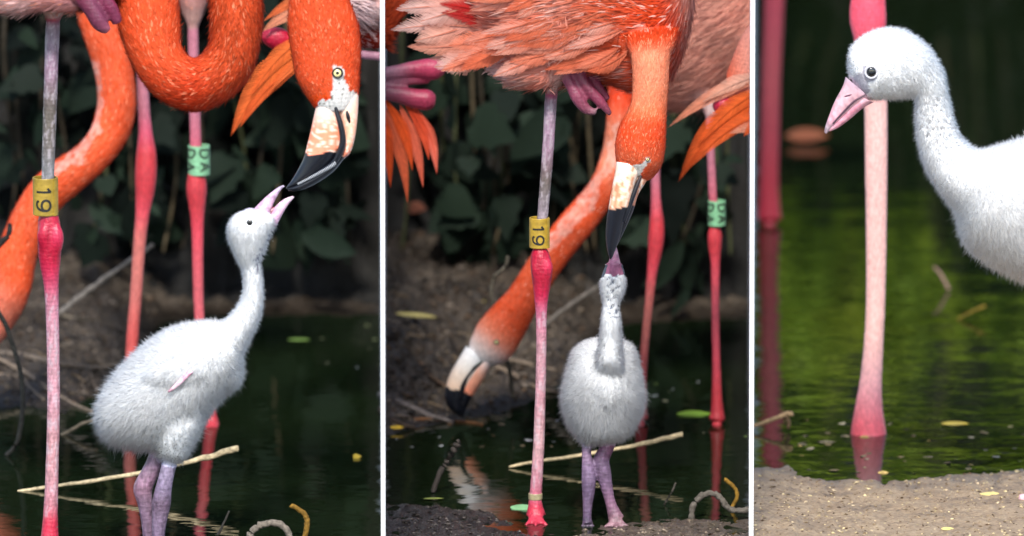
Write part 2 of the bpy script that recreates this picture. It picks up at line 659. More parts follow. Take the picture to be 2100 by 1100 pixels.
        for i in range(seg):
            for j in range(m):
                f.append((i * m + j, ((i + 1) % seg) * m + j, ((i + 1) % seg) * m + (j + 1) % m, i * m + (j + 1) % m))
        v = np.array(v) + cc
        cl = np.tile([*lin(colour), rough], (len(v), 1))
        b = link(name, mesh_np(name, v, f, 'flat', cl, smooth=False), self.root)
        # overlapping end of the band
        if seam:
            v, f = [], []
            for i in range(8):
                a = -math.pi / 2 + seam + 0.55 * i / 7
                for r, z in ((R + 0.0002, -H / 2), (R + 0.0011, -H / 2), (R + 0.0011, H / 2), (R + 0.0002, H / 2)):
                    v.append((r * math.cos(a) + tilt * z, r * math.sin(a), z))
                if i:
                    k = 4 * i
                    f += [(k - 4 + j, k + j, k + (j + 1) % 4, k - 4 + (j + 1) % 4) for j in range(4)]
            f += [(0, 1, 2, 3), (31, 30, 29, 28)]
            v = np.array(v) + cc
            link('band_overlap', mesh_np('band_overlap', v, f, 'flat', np.tile([*lin(colour), rough], (len(v), 1)), smooth=False), b)
        G = {'1': [[(0.22, 0), (0.22, 1), (0.02, 0.78)]],
             '9': [[(0.3 + 0.28 * math.cos(t), 0.68 + 0.3 * math.sin(t)) for t in np.linspace(-0.2, 2 * math.pi - 0.1, 18)], [(0.58, 0.66), (0.56, 0.4), (0.46, 0.14), (0.3, 0.02), (0.14, 0.04), (0.05, 0.18)]],
             'D': [[(0, 0), (0, 1), (.3, 1), (.5, .86), (.6, .64), (.6, .36), (.5, .14), (.3, 0), (0, 0)]],
             'A': [[(0, 0), (.3, 1), (.6, 0)], [(.1, .36), (.5, .36)]]}
        if text:
            for off in ((-0.12,) if repeat == 1 else (0.62, -0.86)):
                v, f = [], []
                gh = (1.15 if repeat == 1 else 0.95) * R          # glyph height runs round the band
                gw = H * (0.30 if repeat == 1 else 0.27) / 0.6
                for ci, ch in enumerate(text):
                    z_top = H * ((0.26, -0.06) if repeat == 1 else (0.38, -0.06))[ci]
                    for line in G[ch]:
                        pts = catmull(np.array(line), 3) if ch == '9' else np.vstack([np.linspace(line[i], line[i + 1], 5) for i in range(len(line) - 1)])
                        q = np.stack([(pts[:, 1] - 0.5) * gh, z_top - pts[:, 0] * gw], 1)   # letters read from the top down
                        t = unit(np.gradient(q, axis=0) + 1e-12)
                        n_ = np.stack([-t[:, 1], t[:, 0]], 1) * H * 0.03
                        k = len(v)
                        for e, nn_ in zip(q, n_):
                            for sg in (-1, 1):
                                s_, z = e + sg * nn_
                                a = -math.pi / 2 + off + s_ / R
                                rr = R + 0.0006 + 0.0001 * ci
                                v.append((rr * math.cos(a) + tilt * z, rr * math.sin(a), z))
                        f += [(k + 2 * i, k + 2 * i + 1, k + 2 * i + 3, k + 2 * i + 2) for i in range(len(q) - 1)]
                link('code', mesh_np('code', np.array(v) + cc, f, 'ink', smooth=False), b)
        return b

def leg_rows(pts, tint, fur=0.0):
    return tube([(x, y, d, r, c, ro, fur) for (x, y, d, r, c, ro) in pts], seg=16)

def foot(x, y, r, colour, L=70, ro=0.4, spread=1.0, sink=0.0):
    """three webbed front toes spreading towards the camera and a small hind toe"""
    g = 0.1736
    out = []
    y = y + sink
    for dx in (-0.75 * spread, 0.0, 0.8 * spread):
        tip = (x + dx * L, y + L * (1.0 - 0.25 * abs(dx)) * g + 1, -L * (1.0 - 0.25 * abs(dx)))
        mid = (x + dx * L * 0.5, y + L * 0.5 * g - r * 0.25, -L * 0.5)
        out.append(tube([(x, y - r * 0.7, 0, r * 0.62, colour, ro, 0), (*mid, r * 0.34, colour, ro, 0), (*tip, r * 0.2, colour, ro, 0)], seg=10))
    web = tube([(x, y - r * 0.4, 0, r * 0.6, colour, ro, 0), (x, y + L * 0.35 * g - 2, -L * 0.35, L * 0.3 * spread, colour, ro, 0), (x, y + L * 0.72 * g, -L * 0.72, L * 0.52 * spread, colour, ro, 0)], seg=12)
    v, f, c, t = web
    yy = y + (-v[:, 2]) * g
    v = v.copy()
    v[:, 1] = yy + (v[:, 1] - yy) * 0.09
    out.append((v, f, c, t))
    out.append(tube([(x, y - r * 0.6, 0, r * 0.4, colour, ro, 0), (x + r * 0.6, y - 1 - 20 * g, 20, r * 0.25, colour, ro, 0), (x + r, y - 34 * g, 34, r * 0.12, colour, ro, 0)], seg=8))
    return out

def feather(bird, base, tip, width, c0, c1, bend=0.0, dp0=0, dp1=0, nb=46, name='wing_feather', parent=None, loose=0.0):
    """one feather: a quill and two vanes of fine barbs along a bent line"""
    b, e = np.array([*base, dp0], float), np.array([*tip, dp1], float)
    ax = e - b
    L = np.linalg.norm(ax[:2])
    pr = np.array([-ax[1], ax[0], 0]) / L
    def P(t):
        return b + ax * t + pr * bend * L * math.sin(math.pi * min(t, 1.0)) * 0.9
    v, f, c = [], [], []
    pc0, pc1 = lin(c0) * 0.76, lin(c1) * 0.76
    for i in range(nb):
        t = i / (nb - 1)
        p, q = P(t * 0.97), P(min(t * 0.97 + 0.02, 1.0))
        d = unit(q - p)
        n = np.array([-d[1], d[0], 0])
        w = width * 0.5 * (min(1, 0.35 + 2.2 * t) * (1 - max(0, (t - 0.35) / 0.66) ** 1.25))
        for s in (-1, 1):
            w2 = w * (1 + loose * random.uniform(-0.5, 0.8)) * (0.75 if s < 0 else 1.0)
            tip_ = p + d * (w2 * 1.1 + L * 0.03) + n * s * w2 + np.array([0, 0, abs(w2) * 0.18 - 2 + random.uniform(-1, 1)])
            tw = d * L / nb * (1.25 - 0.5 * loose)
            k = len(v)
            v += [p, p + tw, tip_ + tw * 0.45, tip_]
            f.append((k, k + 1, k + 2, k + 3))
            cc = (pc0 * (1 - t) + pc1 * t) * random.uniform(0.86, 1.12)
            c += [[*cc, 0.7]] * 4
    # quill
    k = len(v)
    for i in range(9):
        t = i / 8
        p = P(t * 0.98)
        wq = max(0.6, width * 0.05 * (1 - t))
        q = P(min(t * 0.98 + 0.02, 1.0))
        d = unit(q - p)
        n = np.array([-d[1], d[0], 0])
        v += [p - n * wq + [0, 0, -2.5], p + n * wq + [0, 0, -2.5]]
        c += [[*(pc0 * 0.8), 0.5]] * 2
        if i:
            f.append((k + 2 * i - 2, k + 2 * i - 1, k + 2 * i + 1, k + 2 * i))
    vw = W(np.array(v), bird.y0) - bird.base
    me = mesh_np(name, vw, f, 'plume', np.array(c))
    if bird.clip:
        bm = bmesh.new()
        bm.from_mesh(me)
        for px, side in bird.clip:
            a, nrm = plane_at(px)
            a = a - bird.base * np.array([1, 1, 0])
            bmesh.ops.bisect_plane(bm, geom=bm.verts[:] + bm.edges[:] + bm.faces[:], plane_co=a, plane_no=nrm * side, clear_outer=True)
        bm.to_mesh(me)
        bm.free()
    return link(name, me, parent or bird.root)

def inpoly(p, poly):
    poly = np.asarray(poly, float)
    x, y = p[:, 0], p[:, 1]
    r = np.zeros(len(p), bool)
    j = len(poly) - 1
    for i in range(len(poly)):
        xi, yi = poly[i]
        xj, yj = poly[j]
        m = ((yi > y) != (yj > y)) & (x < (xj - xi) * (y - yi) / (yj - yi + 1e-9) + xi)
        r ^= m
        j = i
    return r

def jitter(p, a, s):
    """photo-space wobble so painted edges of skin and feather are ragged"""
    o = np.empty_like(p)
    for i, q in enumerate(p):
        o[i, 0] = q[0] + a * noise.noise((q[0] / s, q[1] / s, 3.1))
        o[i, 1] = q[1] + a * noise.noise((q[0] / s, q[1] / s, 9.7))
    return o

# ------------------------------------------------------------------ the setting: ground, water, banks, added collage dividers
def sheet(name, x0, x1, y0, y1, z, mat):
    me = mesh_np(name, [(x0, y0, z), (x1, y0, z), (x1, y1, z), (x0, y1, z)], [(0, 1, 2, 3)], mat)
    return tag(link(name, me), kind='structure')

sheet('ground', -150, 150, -150, 150, -0.25, 'mud_dark')
sheet('water', -3, 3, -4, 4.6, 0.0, 'water')

def fbm(x, y, z=0.0, o=4):
    return noise.fractal((x, y, z), 1.0, 2.0, o)

def terrain(name, px0, px1, y0, y1, shore, front, mat, nx, ny, slope, face_y, face_h, seed, frontmat=None, face_w=0.35, front_slope=0.05, rough=0.012, pale_px=None):
    sx, sy = zip(*shore)
    fx, fy = zip(*front)
    ys = np.linspace(y0, y1, ny)
    pxs = np.linspace(px0, px1, nx)
    v = []
    for y in ys:
        for p in pxs:
            x = xw(p, y)
            wob = 6 * noise.noise((p / 30, seed, 0)) + 3 * noise.noise((p / 9, seed, 4))
            s = y - gy(np.interp(p, sx, sy) + wob)
            fr = gy(np.interp(p, fx, fy) + wob) - y
            n1 = fbm(x * 9 + seed, y * 9, 0) * 0.5
            n2 = fbm(x * 60 + seed, y * 60, 2, 5)
            if s > -0.08 and s > fr:
                h = slope * s if s > 0 else 0.5 * s
                k = min(max(s / 0.12, 0), 1)
                h += k * (rough * 1.6 * n1 + rough * 0.6 * n2)
                q = min(max((y - face_y - 0.1 * n1) / face_w, 0), 1)
                h += face_h * q * (1 + 0.25 * n1) + q * 0.02 * n2
            elif fr > -0.08:
                h = front_slope * fr if fr > 0 else 0.3 * fr
                k = min(max((fr + 0.02) / 0.06, 0), 1)
                h += k * (rough * 0.5 * n1 + rough * (0.35 if front_slope > 0.02 else 0.22) * n2 + 0.001)
            else:
                h = -0.06
            v.append((x, y, max(h, -0.06)))
    i = np.arange(nx * ny).reshape(ny, nx)
    f = np.stack([i[:-1, :-1].ravel(), i[:-1, 1:].ravel(), i[1:, 1:].ravel(), i[1:, :-1].ravel()], 1).astype(np.int32)
    me = mesh_np(name, v, f, mat)
    if frontmat:
        me.materials.append(M[frontmat])
        cy = np.array([v[q[0]][1] for q in f])
        lim = np.array([0.5 * (gy(np.interp(p, sx, sy)) + gy(np.interp(p, fx, fy))) for p in pxs[:-1]])
        mi = (cy < np.tile(lim, ny - 1)).astype(np.int32)
        me.materials.append(M['soil_shade'])
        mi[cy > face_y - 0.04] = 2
        if pale_px:
            me.materials.append(M['mud_mid'])
            cpx = np.tile(pxs[:-1], ny - 1)
            wb = np.array([25 * noise.noise((v[q[0]][0] * 40, v[q[0]][1] * 12, 3)) for q in f])
            mi[(mi == 1) & (cpx + wb > pale_px)] = 3
        me.polygons.foreach_set('material_index', mi)
    o = tag(link(name, me), kind='structure')
    me.calc_loop_triangles()
    o['_'] = 0
    del o['_']
    bm = bmesh.new()
    bm.from_mesh(me)
    b = BVHTree.FromBMesh(bm)
    bm.free()
    return o, b

bank1, bvh1 = terrain('mud_bank', -700, 783, -0.6, 1.75,
    [(-700, 800), (-200, 840), (60, 835), (130, 850), (200, 805), (260, 735), (330, 665), (420, 650), (800, 645)], [(-200, 1140), (800, 1135)],
    'mud_dark', 240, 210, 0.10, 1.28, 1.0, 1.3, 'mud_wet', rough=0.022)
bank2, bvh2 = terrain('mud_bank', 788, 1539, -0.6, 1.75,
    [(780, 895), (850, 882), (920, 868), (1000, 852), (1080, 828), (1150, 790), (1200, 705), (1280, 665), (1550, 655)],
    [(780, 1032), (880, 1040), (1000, 1052), (1060, 1078), (1150, 1092), (1200, 1082), (1280, 1070), (1550, 1064)],
    'mud_dark', 200, 240, 0.10, 1.28, 1.0, 5.7, 'mud_wet', pale_px=1170, rough=0.022, front_slope=0.018)
bank3, bvh3 = terrain('mud_bank', 1545, 2900, -0.6, 4.4,
    [(1540, -40), (1700, -50), (2300, -45)],
    [(1540, 960), (1620, 957), (1650, 975), (1700, 986), (1850, 988), (1900, 978), (1960, 974), (2060, 968), (2300, 950)],
    'mud_dark', 260, 280, 0.25, 3.80, 1.1, 9.2, 'mud_pale', front_slope=0.07, rough=0.011)

def divider(px, y0, y1, label):  # added panels standing in for the collage's white borders; the pond has none
    a0, a1 = xw(px - 4.3, y0), xw(px + 4.3, y0)
    c0, c1 = xw(px, y1) - (a1 - a0) / 2, xw(px, y1) + (a1 - a0) / 2
    z0, z1 = -0.1, 0.66
    v = [(a0, y0, z0), (a1, y0, z0), (c1, y1, z0), (c0, y1, z0), (a0, y0, z1), (a1, y0, z1), (c1, y1, z1), (c0, y1, z1)]
    f = [(0, 1, 5, 4), (1, 2, 6, 5), (2, 3, 7, 6), (3, 0, 4, 7), (4, 5, 6, 7), (3, 2, 1, 0)]
    bm = bmesh.new()
    me = mesh_np('divider_panel', v, f, 'board', smooth=False)
    bm.from_mesh(me)
    bmesh.ops.bevel(bm, geom=bm.edges[:], offset=0.0004, segments=1, affect='EDGES')
    bm.to_mesh(me)
    bm.free()
    tag(link('divider_panel', me), label, 'divider')

divider(785.2, -0.34, 1.4, 'added thin white collage partition panel beside the orange head feeding the side-on chick')
divider(1541.8, -0.34, 3.8, 'added thin white collage partition panel between the green banded leg and the dark red leg')

# ------------------------------------------------------------------ colours of the birds
OR = (232, 92, 48)      # neck orange
ORD = (214, 62, 26)
PKO = (236, 150, 128)   # pale pink orange body
PK = (226, 160, 155)
JN = (186, 26, 58)      # ankle joint
TB = (150, 128, 142)    # grey mauve upper leg
TBD = (112, 100, 96)
TS = (205, 150, 162)    # pale shank
FT = (206, 58, 82)
WH = (236, 238, 240)

def banded_leg(pts):
    """pts of (x, y, r, colour) down one long leg"""
    return tube([(x, y, 0, r, c, ro, 0) for x, y, r, c, ro in pts], seg=18)

def adult_paint_leg(xs, y0, y1):
    """flaking pale streak and grime on an upper leg"""
    def f(p, c):
        m = (p[:, 1] > y0) & (p[:, 1] < y1) & (np.abs(p[:, 0] - np.interp(p[:, 1], [q[1] for q in xs], [q[0] for q in xs])) < 20)
        for i in np.where(m)[0]:
            n = noise.noise((p[i, 0] / 7, p[i, 1] / 26, 5.0)) + 0.5 * noise.noise((p[i, 0] / 3, p[i, 1] / 8, 2.0))
            if n > 0.18:
                c[i, :3] = c[i, :3] * 0.6 + lin((206, 196, 204)) * 0.4
            elif n < -0.3:
                c[i, :3] = c[i, :3] * 0.75 + lin((72, 66, 60)) * 0.25
    return f

# ================================================================== BAY 1: side-on chick being fed
Y1 = gy(1150)
A1 = Bird('flamingo', 'orange flamingo with gold 19 leg band, neck looped, bill lowered to the side-on chick', 'flamingo', (103, 1150, 0), Y1)
A1.add(
    rib([(-330, -160, -330, -90, 0, 20, PK, .8, 30), (-200, -230, -200, 0, 0, 100, PK, .8, 34), (-60, -270, -60, 20, 0, 130, PK, .8, 34), (100, -280, 100, 14, 0, 140, PK, .8, 34),
         (210, -260, 210, 10, 0, 125, PKO, .8, 30), (290, -220, 300, -20, 0, 90, OR, .8, 24), (345, -160, 345, -90, 0, 30, OR, .8, 20)]),
    rib([(60, -80, 160, -80, -20, 60, PK, .8, 26), (72, -20, 146, -20, -20, 40, PK, .8, 26), (84, 10, 136, 10, -10, 28, (240, 205, 200), .8, 22), (91, 32, 128, 32, -4, 19, (240, 210, 205), .8, 18), (95, 42, 122, 42, 0, 14, JN, .6, 0)]),
    banded_leg([(108, 0, 14, PK, .7), (109, 36, 14, (170, 60, 96), .5), (108, 60, 15, TB, .45), (105, 140, 14.5, (165, 135, 155), .45), (103, 210, 14.5, TBD, .45), (100, 300, 14, (120, 112, 108), .42), (98, 380, 13.5, (150, 142, 148), .42), (98, 425, 15, JN, .4),
                (100, 450, 22, JN, .36), (102, 490, 25, JN, .34), (102, 520, 24, JN, .36), (103, 552, 20, (200, 40, 76), .4), (105, 588, 15.5, (202, 80, 110), .42), (107, 640, 14, (206, 138, 156), .42), (109, 720, 13.5, TS, .42), (110, 820, 13.5, TS, .42), (108, 920, 13.5, (206, 150, 155), .42), (105, 1020, 14.5, (204, 140, 150), .42), (103, 1070, 16, FT, .4), (102, 1110, 20, FT, .4), (101, 1140, 26, FT, .4)]),
    *foot(101, 1150, 24, FT, 85),
    tube([(96, 452, -10, 8, JN, .34, 0), (91, 480, -14, 15, JN, .34, 0), (92, 506, -12, 12, JN, .34, 0), (95, 530, -8, 6, JN, .36, 0)]),
    tube([(112, 456, -10, 8, JN, .34, 0), (116, 484, -14, 15, (212, 48, 84), .34, 0), (114, 512, -12, 13, JN, .34, 0), (109, 540, -8, 6, JN, .36, 0)]),
    # soft belly feathers hanging in front of the thigh
    rib([(-60, -70, -60, 10, -105, 20, PK, .8, 24), (0, -90, 0, 25, -115, 30, (236, 186, 182), .8, 26), (50, -90, 50, 26, -115, 30, (240, 196, 192), .8, 26), (95, -90, 95, 20, -110, 30, PK, .8, 26), (150, -90, 150, 24, -110, 30, PK, .8, 26), (200, -90, 200, 14, -105, 26, PKO, .8, 24), (240, -70, 238, -8, -90, 14, PKO, .8, 20)]),
    # tucked foot under the belly
    tube([(150, -30, -130, 22, (150, 60, 92), .4, 0), (185, 15, -135, 18, (118, 52, 76), .45, 0), (205, 48, -135, 17, (128, 60, 86), .45, 0), (222, 64, -130, 9, (176, 100, 120), .4, 0)]),
    tube([(195, -20, -125, 18, (120, 40, 70), .5, 0), (225, 15, -125, 16, (124, 42, 74), .5, 0), (242, 48, -120, 11, (130, 54, 82), .5, 0)]),
    rib([(215, -150, 380, -150, 0, 80, OR, .75, 14), (232, -60, 366, -60, -20, 68, OR, .75, 14), (236, 0, 366, 0, -30, 60, OR, .75, 14), (249, 75, 370, 62, -40, 55, OR, .75, 14), (282, 152, 372, 95, -45, 52, OR, .75, 14),
         (330, 205, 386, 114, -46, 52, OR, .75, 14), (400, 229, 402, 118, -46, 52, (232, 82, 40), .75, 14), (462, 207, 418, 108, -46, 52, OR, .75, 14), (512, 158, 430, 85, -45, 52, OR, .75, 14), (533, 90, 431, 55, -45, 52, OR, .75, 14), (539, 30, 430, 10, -45, 52, OR, .75, 14),
         (536, -40, 428, -60, -40, 52, OR, .75, 14), (548, -105, 450, -165, -40, 50, OR, .75, 14), (585, -125, 580, -232, -40, 50, OR, .75, 14), (600, -95, 690, -165, -40, 52, OR, .75, 14), (597, -40, 706, -60, -40, 52, OR, .75, 13), (594, 5, 715, -5, -40, 52, OR, .75, 12), (591, 55, 734, 50, -40, 55, OR, .75, 11),
         (599, 115, 740, 105, -40, 54, OR, .75, 10), (608, 160, 738, 150, -40, 50, OR, .75, 9), (626, 195, 737, 182, -40, 44, OR, .75, 8), (645, 222, 734, 205, -40, 38, OR, .8, 6), (656, 235, 728, 225, -40, 30, WH, .8, 0)], sub=7, seg=28),
)
face1 = [(683, 138), (697, 133), (707, 142), (710, 165), (716, 182), (735, 194), (738, 260), (640, 260), (650, 214), (676, 200), (683, 172), (680, 150)]
def paint_a1(p, c):
    adult_paint_leg([(108, 40), (98, 400)], 45, 420)(p, c)
    adult_paint_leg([(105, 600), (110, 800), (104, 1060)], 600, 1060)(p, c)
    q = jitter(p, 9, 11)
    m = inpoly(q, face1)
    c[m, :3] = lin((232, 232, 228))
    c[m, 4] = 0
    m2 = m & np.array([noise.noise((a[0] / 6, a[1] / 6, 1)) > 0.42 for a in p])
    c[m2, :3] = lin((110, 104, 92))
    # shade on the neck loop's underside painted in as a deeper red
    k = np.clip((p[:, 1] - 120) / 90, 0, 1) * ((p[:, 0] > 240) & (p[:, 0] < 545) & (p[:, 1] < 235))
    c[:, :3] = c[:, :3] * (1 - 0.5 * k[:, None]) + lin((214, 52, 22)) * 0.5 * k[:, None]
A1.body(voxel=0.002, paint=paint_a1)
A1.plume(60000, 1.9, pale=0.07, palec=(246, 150, 110), lift=0.12, jit=0.2, var=0.15, rev=True)
A1.plume(9000, 5.5, pale=0.10, palec=(248, 160, 120), lift=0.14, jit=0.2, var=0.14, rev=True)
# bill: the deep lower jaw, the thin upper jaw, the black mouth line and its fine comb
blk = (20, 22, 30)
bo = (244, 150, 118)
def bill_tip(ln):
    def f(p, c):
        q = jitter(p, 8, 9)
        m = q[:, 1] > np.interp(q[:, 0], [l[0] for l in ln], [l[1] for l in ln])
        c[m, :3] = lin(blk)
        c[m, 3] = 0.28
        n = ~m
        for i in np.where(n)[0]:
            s = noise.noise((p[i, 0] / 5, p[i, 1] / 5, 0.5))
            if s > 0.2:
                c[i, :3] = lin((250, 214, 196))
    return f
A1.part('lower_bill', rib([(652, 200, 690, 200, -42, 26, (236, 226, 216), .45, 0), (645, 232, 695, 228, -45, 27, (240, 206, 190), .45, 0), (637, 268, 702, 262, -47, 27, bo, .45, 0), (628, 305, 704, 292, -48, 26, bo, .45, 0), (621, 328, 698, 318, -48, 24, bo, .4, 0),
     (610, 350, 680, 340, -48, 20, blk, .3, 0), (598, 370, 655, 358, -48, 16, blk, .3, 0), (589, 382, 625, 374, -48, 11, blk, .3, 0), (586, 387, 600, 384, -48, 5, blk, .3, 0)], sub=8, seg=26),
    paint=bill_tip([(600, 312), (640, 318), (690, 312), (708, 290)]))
A1.part('upper_bill', rib([(690, 192, 735, 190, -44, 24, (238, 230, 222), .45, 0), (694, 225, 735, 215, -47, 22, (240, 206, 186), .45, 0), (702, 258, 732, 255, -50, 19, (244, 190, 160), .45, 0), (705, 285, 727, 288, -51, 17, (244, 186, 156), .45, 0), (702, 308, 718, 314, -51, 16, bo, .4, 0),
     (690, 330, 704, 328, -51, 15, blk, .3, 0), (668, 346, 684, 352, -51, 14, blk, .3, 0), (636, 364, 650, 376, -51, 12, blk, .3, 0), (606, 380, 616, 391, -51, 9, blk, .3, 0), (588, 386, 592, 392, -50, 4, blk, .3, 0)], sub=8, seg=20),
    paint=bill_tip([(600, 300), (700, 322), (712, 324), (740, 330)]))
A1.part('mouth_line', tube([(686, 208, -70, 3, blk, .3, 0), (690, 228, -73, 4, blk, .3, 0), (698, 254, -75, 5.5, blk, .28, 0), (703, 284, -74, 6.5, blk, .28, 0), (699, 308, -72, 7, blk, .28, 0), (684, 334, -68, 6, blk, .28, 0), (655, 354, -64, 5, blk, .28, 0), (615, 378, -58, 3, blk, .28, 0)], sub=8, seg=10))
A1.part('nostril', tube([(711, 228, -70, 2, blk, .3, 0), (714, 240, -70, 4, blk, .3, 0), (717, 252, -69, 2, blk, .3, 0)], seg=8))
comb = [tube([(690 - 76 * k / 26 - 4, 330 + 44 * (k / 26) ** 0.9 + 2, -74 + k * 0.5, 1.0, (200, 205, 212), .3, 0), (690 - 76 * k / 26 - 1, 330 + 44 * (k / 26) ** 0.9 + 9 - k * 0.16, -74 + k * 0.5, 0.9, (200, 205, 212), .3, 0)], sub=1, seg=4) for k in range(27)]
def merge(ps):
    v, f, c, t, o = [], [], [], [], 0
    for a, b, d, e in ps:
        v.append(a); c.append(d); t.append(e)
        f += [tuple(i + o for i in q) for q in b]
        o += len(a)
    return np.vstack(v), f, np.vstack(c), np.vstack(t)
tag(A1.part('bill_comb', merge(comb)), kind='stuff')
A1.eye(692, 150, 8.5, 'iris', 'ink', 0.4)
A1.band(93, 402, 50, 76, (156, 130, 46), '19', seam=0.75)
A1.band(103, 1086, 31, 16, (140, 134, 120), name='foot_ring')

# the flamingo behind, with the green band; its neck sweeps down to drink beyond the left edge
YB = gy(870)
TBp = (190, 118, 136)
SAL = (206, 112, 104)
JB = (206, 62, 72)
def back_leg(pts):
    return tube([(x, y, d, r, c, .42, 0) for x, y, d, r, c in pts], seg=14)
B1 = Bird('flamingo', 'salmon flamingo with green DA leg band behind the side-on chick, neck sweeping down left', 'flamingo', (345, 870, 0), YB)
B1.add(
    rib([(120, -200, 125, -60, 40, 40, OR, .8, 20), (200, -260, 200, -20, 40, 100, PK, .8, 30), (300, -290, 300, 0, 40, 130, PK, .8, 30), (420, -280, 420, 0, 40, 130, PK, .8, 30), (520, -240, 520, -40, 40, 100, PK, .8, 30), (600, -190, 600, -120, 40, 30, PK, .8, 30)]),
    rib([(340, -60, 440, -60, 0, 50, PK, .8, 24), (362, 0, 426, 0, 0, 36, (196, 140, 134), .8, 20), (376, 32, 416, 32, 0, 22, (206, 160, 150), .8, 16), (384, 52, 408, 52, 0, 12, (206, 160, 150), .8, 8)]),
    rib([(250, -60, 330, -60, 20, 45, PK, .8, 24), (268, 0, 318, 0, 20, 30, PK, .8, 20), (280, 40, 304, 40, 20, 14, PK, .8, 10)]),
    back_leg([(290, 20, 20, 12, TBp), (291, 120, 20, 12.5, TBp), (294, 210, 20, 13, TBp), (298, 270, 20, 15, (204, 84, 110)), (300, 315, 20, 21, JB), (299, 355, 20, 23, JB), (297, 395, 20, 20, JB), (292, 440, 20, 15, (220, 80, 92)), (286, 500, 20, 13.5, SAL), (279, 600, 20, 13, SAL), (271, 700, 20, 13, (206, 84, 80)), (266, 790, 20, 13, SAL), (264, 840, 20, 14, JB), (263, 866, 20, 18, JB), (263, 884, 20, 20, JB)]),
    *foot(263, 868, 22, JB, 60, spread=0.5, sink=14),
    back_leg([(395, 40, 0, 11, TBp), (397, 130, 0, 11.5, TBp), (399, 220, 0, 12, TBp), (402, 320, 0, 13, (210, 90, 112)), (403, 362, 0, 19, JB), (403, 390, 0, 21.5, JB), (404, 425, 0, 17, JB), (405, 470, 0, 13, (224, 72, 88)), (406, 560, 0, 11.5, (214, 90, 100)), (409, 650, 0, 11, (214, 96, 104)), (420, 770, 0, 12, JB), (429, 840, 0, 13, JB), (432, 866, 0, 17, JB), (433, 884, 0, 20, JB)]),
    *foot(432, 868, 22, JB, 60, spread=0.5, sink=14),
    rib([(110, -90, 230, -110, 20, 60, OR, .75, 12), (148, 0, 226, -20, 0, 40, OR, .75, 12), (165, 60, 246, 40, -15, 40, OR, .75, 12), (184, 115, 264, 100, -20, 40, OR, .75, 12), (197, 170, 277, 170, -20, 40, OR, .75, 12), (199, 215, 278, 230, -20, 40, OR, .75, 12), (185, 265, 262, 285, -20, 38, OR, .75, 12),
         (155, 302, 222, 340, -20, 37, OR, .75, 12), (108, 332, 170, 388, -20, 37, OR, .75, 12), (62, 375, 128, 424, -20, 38, OR, .75, 12), (28, 430, 98, 468, -20, 40, OR, .75, 12), (4, 485, 76, 530, -20, 42, OR, .75, 12), (-18, 540, 62, 600, -20, 44, OR, .75, 12), (-40, 600, 40, 650, -20, 46, (228, 120, 92), .75, 10), (-75, 660, 5, 700, -20, 44, (232, 140, 116), .75, 8), (-100, 705, -30, 735, -20, 36, (238, 190, 180), .8, 6), (-112, 730, -55, 750, -20, 26, WH, .8, 0)], sub=6, seg=24),
)
def paint_b(poly, tone=(240, 198, 184)):
    def f(p, c):
        q = jitter(p, 14, 26)
        m = inpoly(q, poly)
        for i in np.where(m)[0]:
            k = 0.42 + 0.5 * noise.noise((p[i, 0] / 11, p[i, 1] / 11, 4))
            k = min(max(k, 0.05), 0.6)
            c[i, :3] = c[i, :3] * (1 - k) + lin(tone) * k
        for i in np.where(c[:, 4] > 2)[0]:
            n = noise.noise((p[i, 0] / 60, p[i, 1] / 60, 7))
            c[i, :3] *= 1 + 0.25 * n
    return f
B1.body(voxel=0.0021, paint=paint_b([(110, 335), (150, 300), (185, 270), (192, 215), (180, 130), (200, 130), (212, 200), (204, 272), (165, 330), (115, 362)]))
B1.plume(12000, 2.8, pale=0.08, palec=(246, 160, 124), lift=0.10, jit=0.14, var=0.10, rev=True)
B1.part('bill', rib([(-112, 715, -40, 742, -20, 28, WH, .5, 0), (-140, 760, -75, 775, -20, 24, (240, 200, 180), .5, 0), (-150, 800, -100, 810, -20, 20, bo, .4, 0), (-150, 830, -112, 838, -20, 15, blk, .3, 0), (-135, 850, -118, 856, -20, 8, blk, .3, 0), (-124, 866, -120, 868, -20, 3, blk, .3, 0)]))
B1.band(408, 328, 45, 63, (122, 176, 136), 'DA', repeat=2)

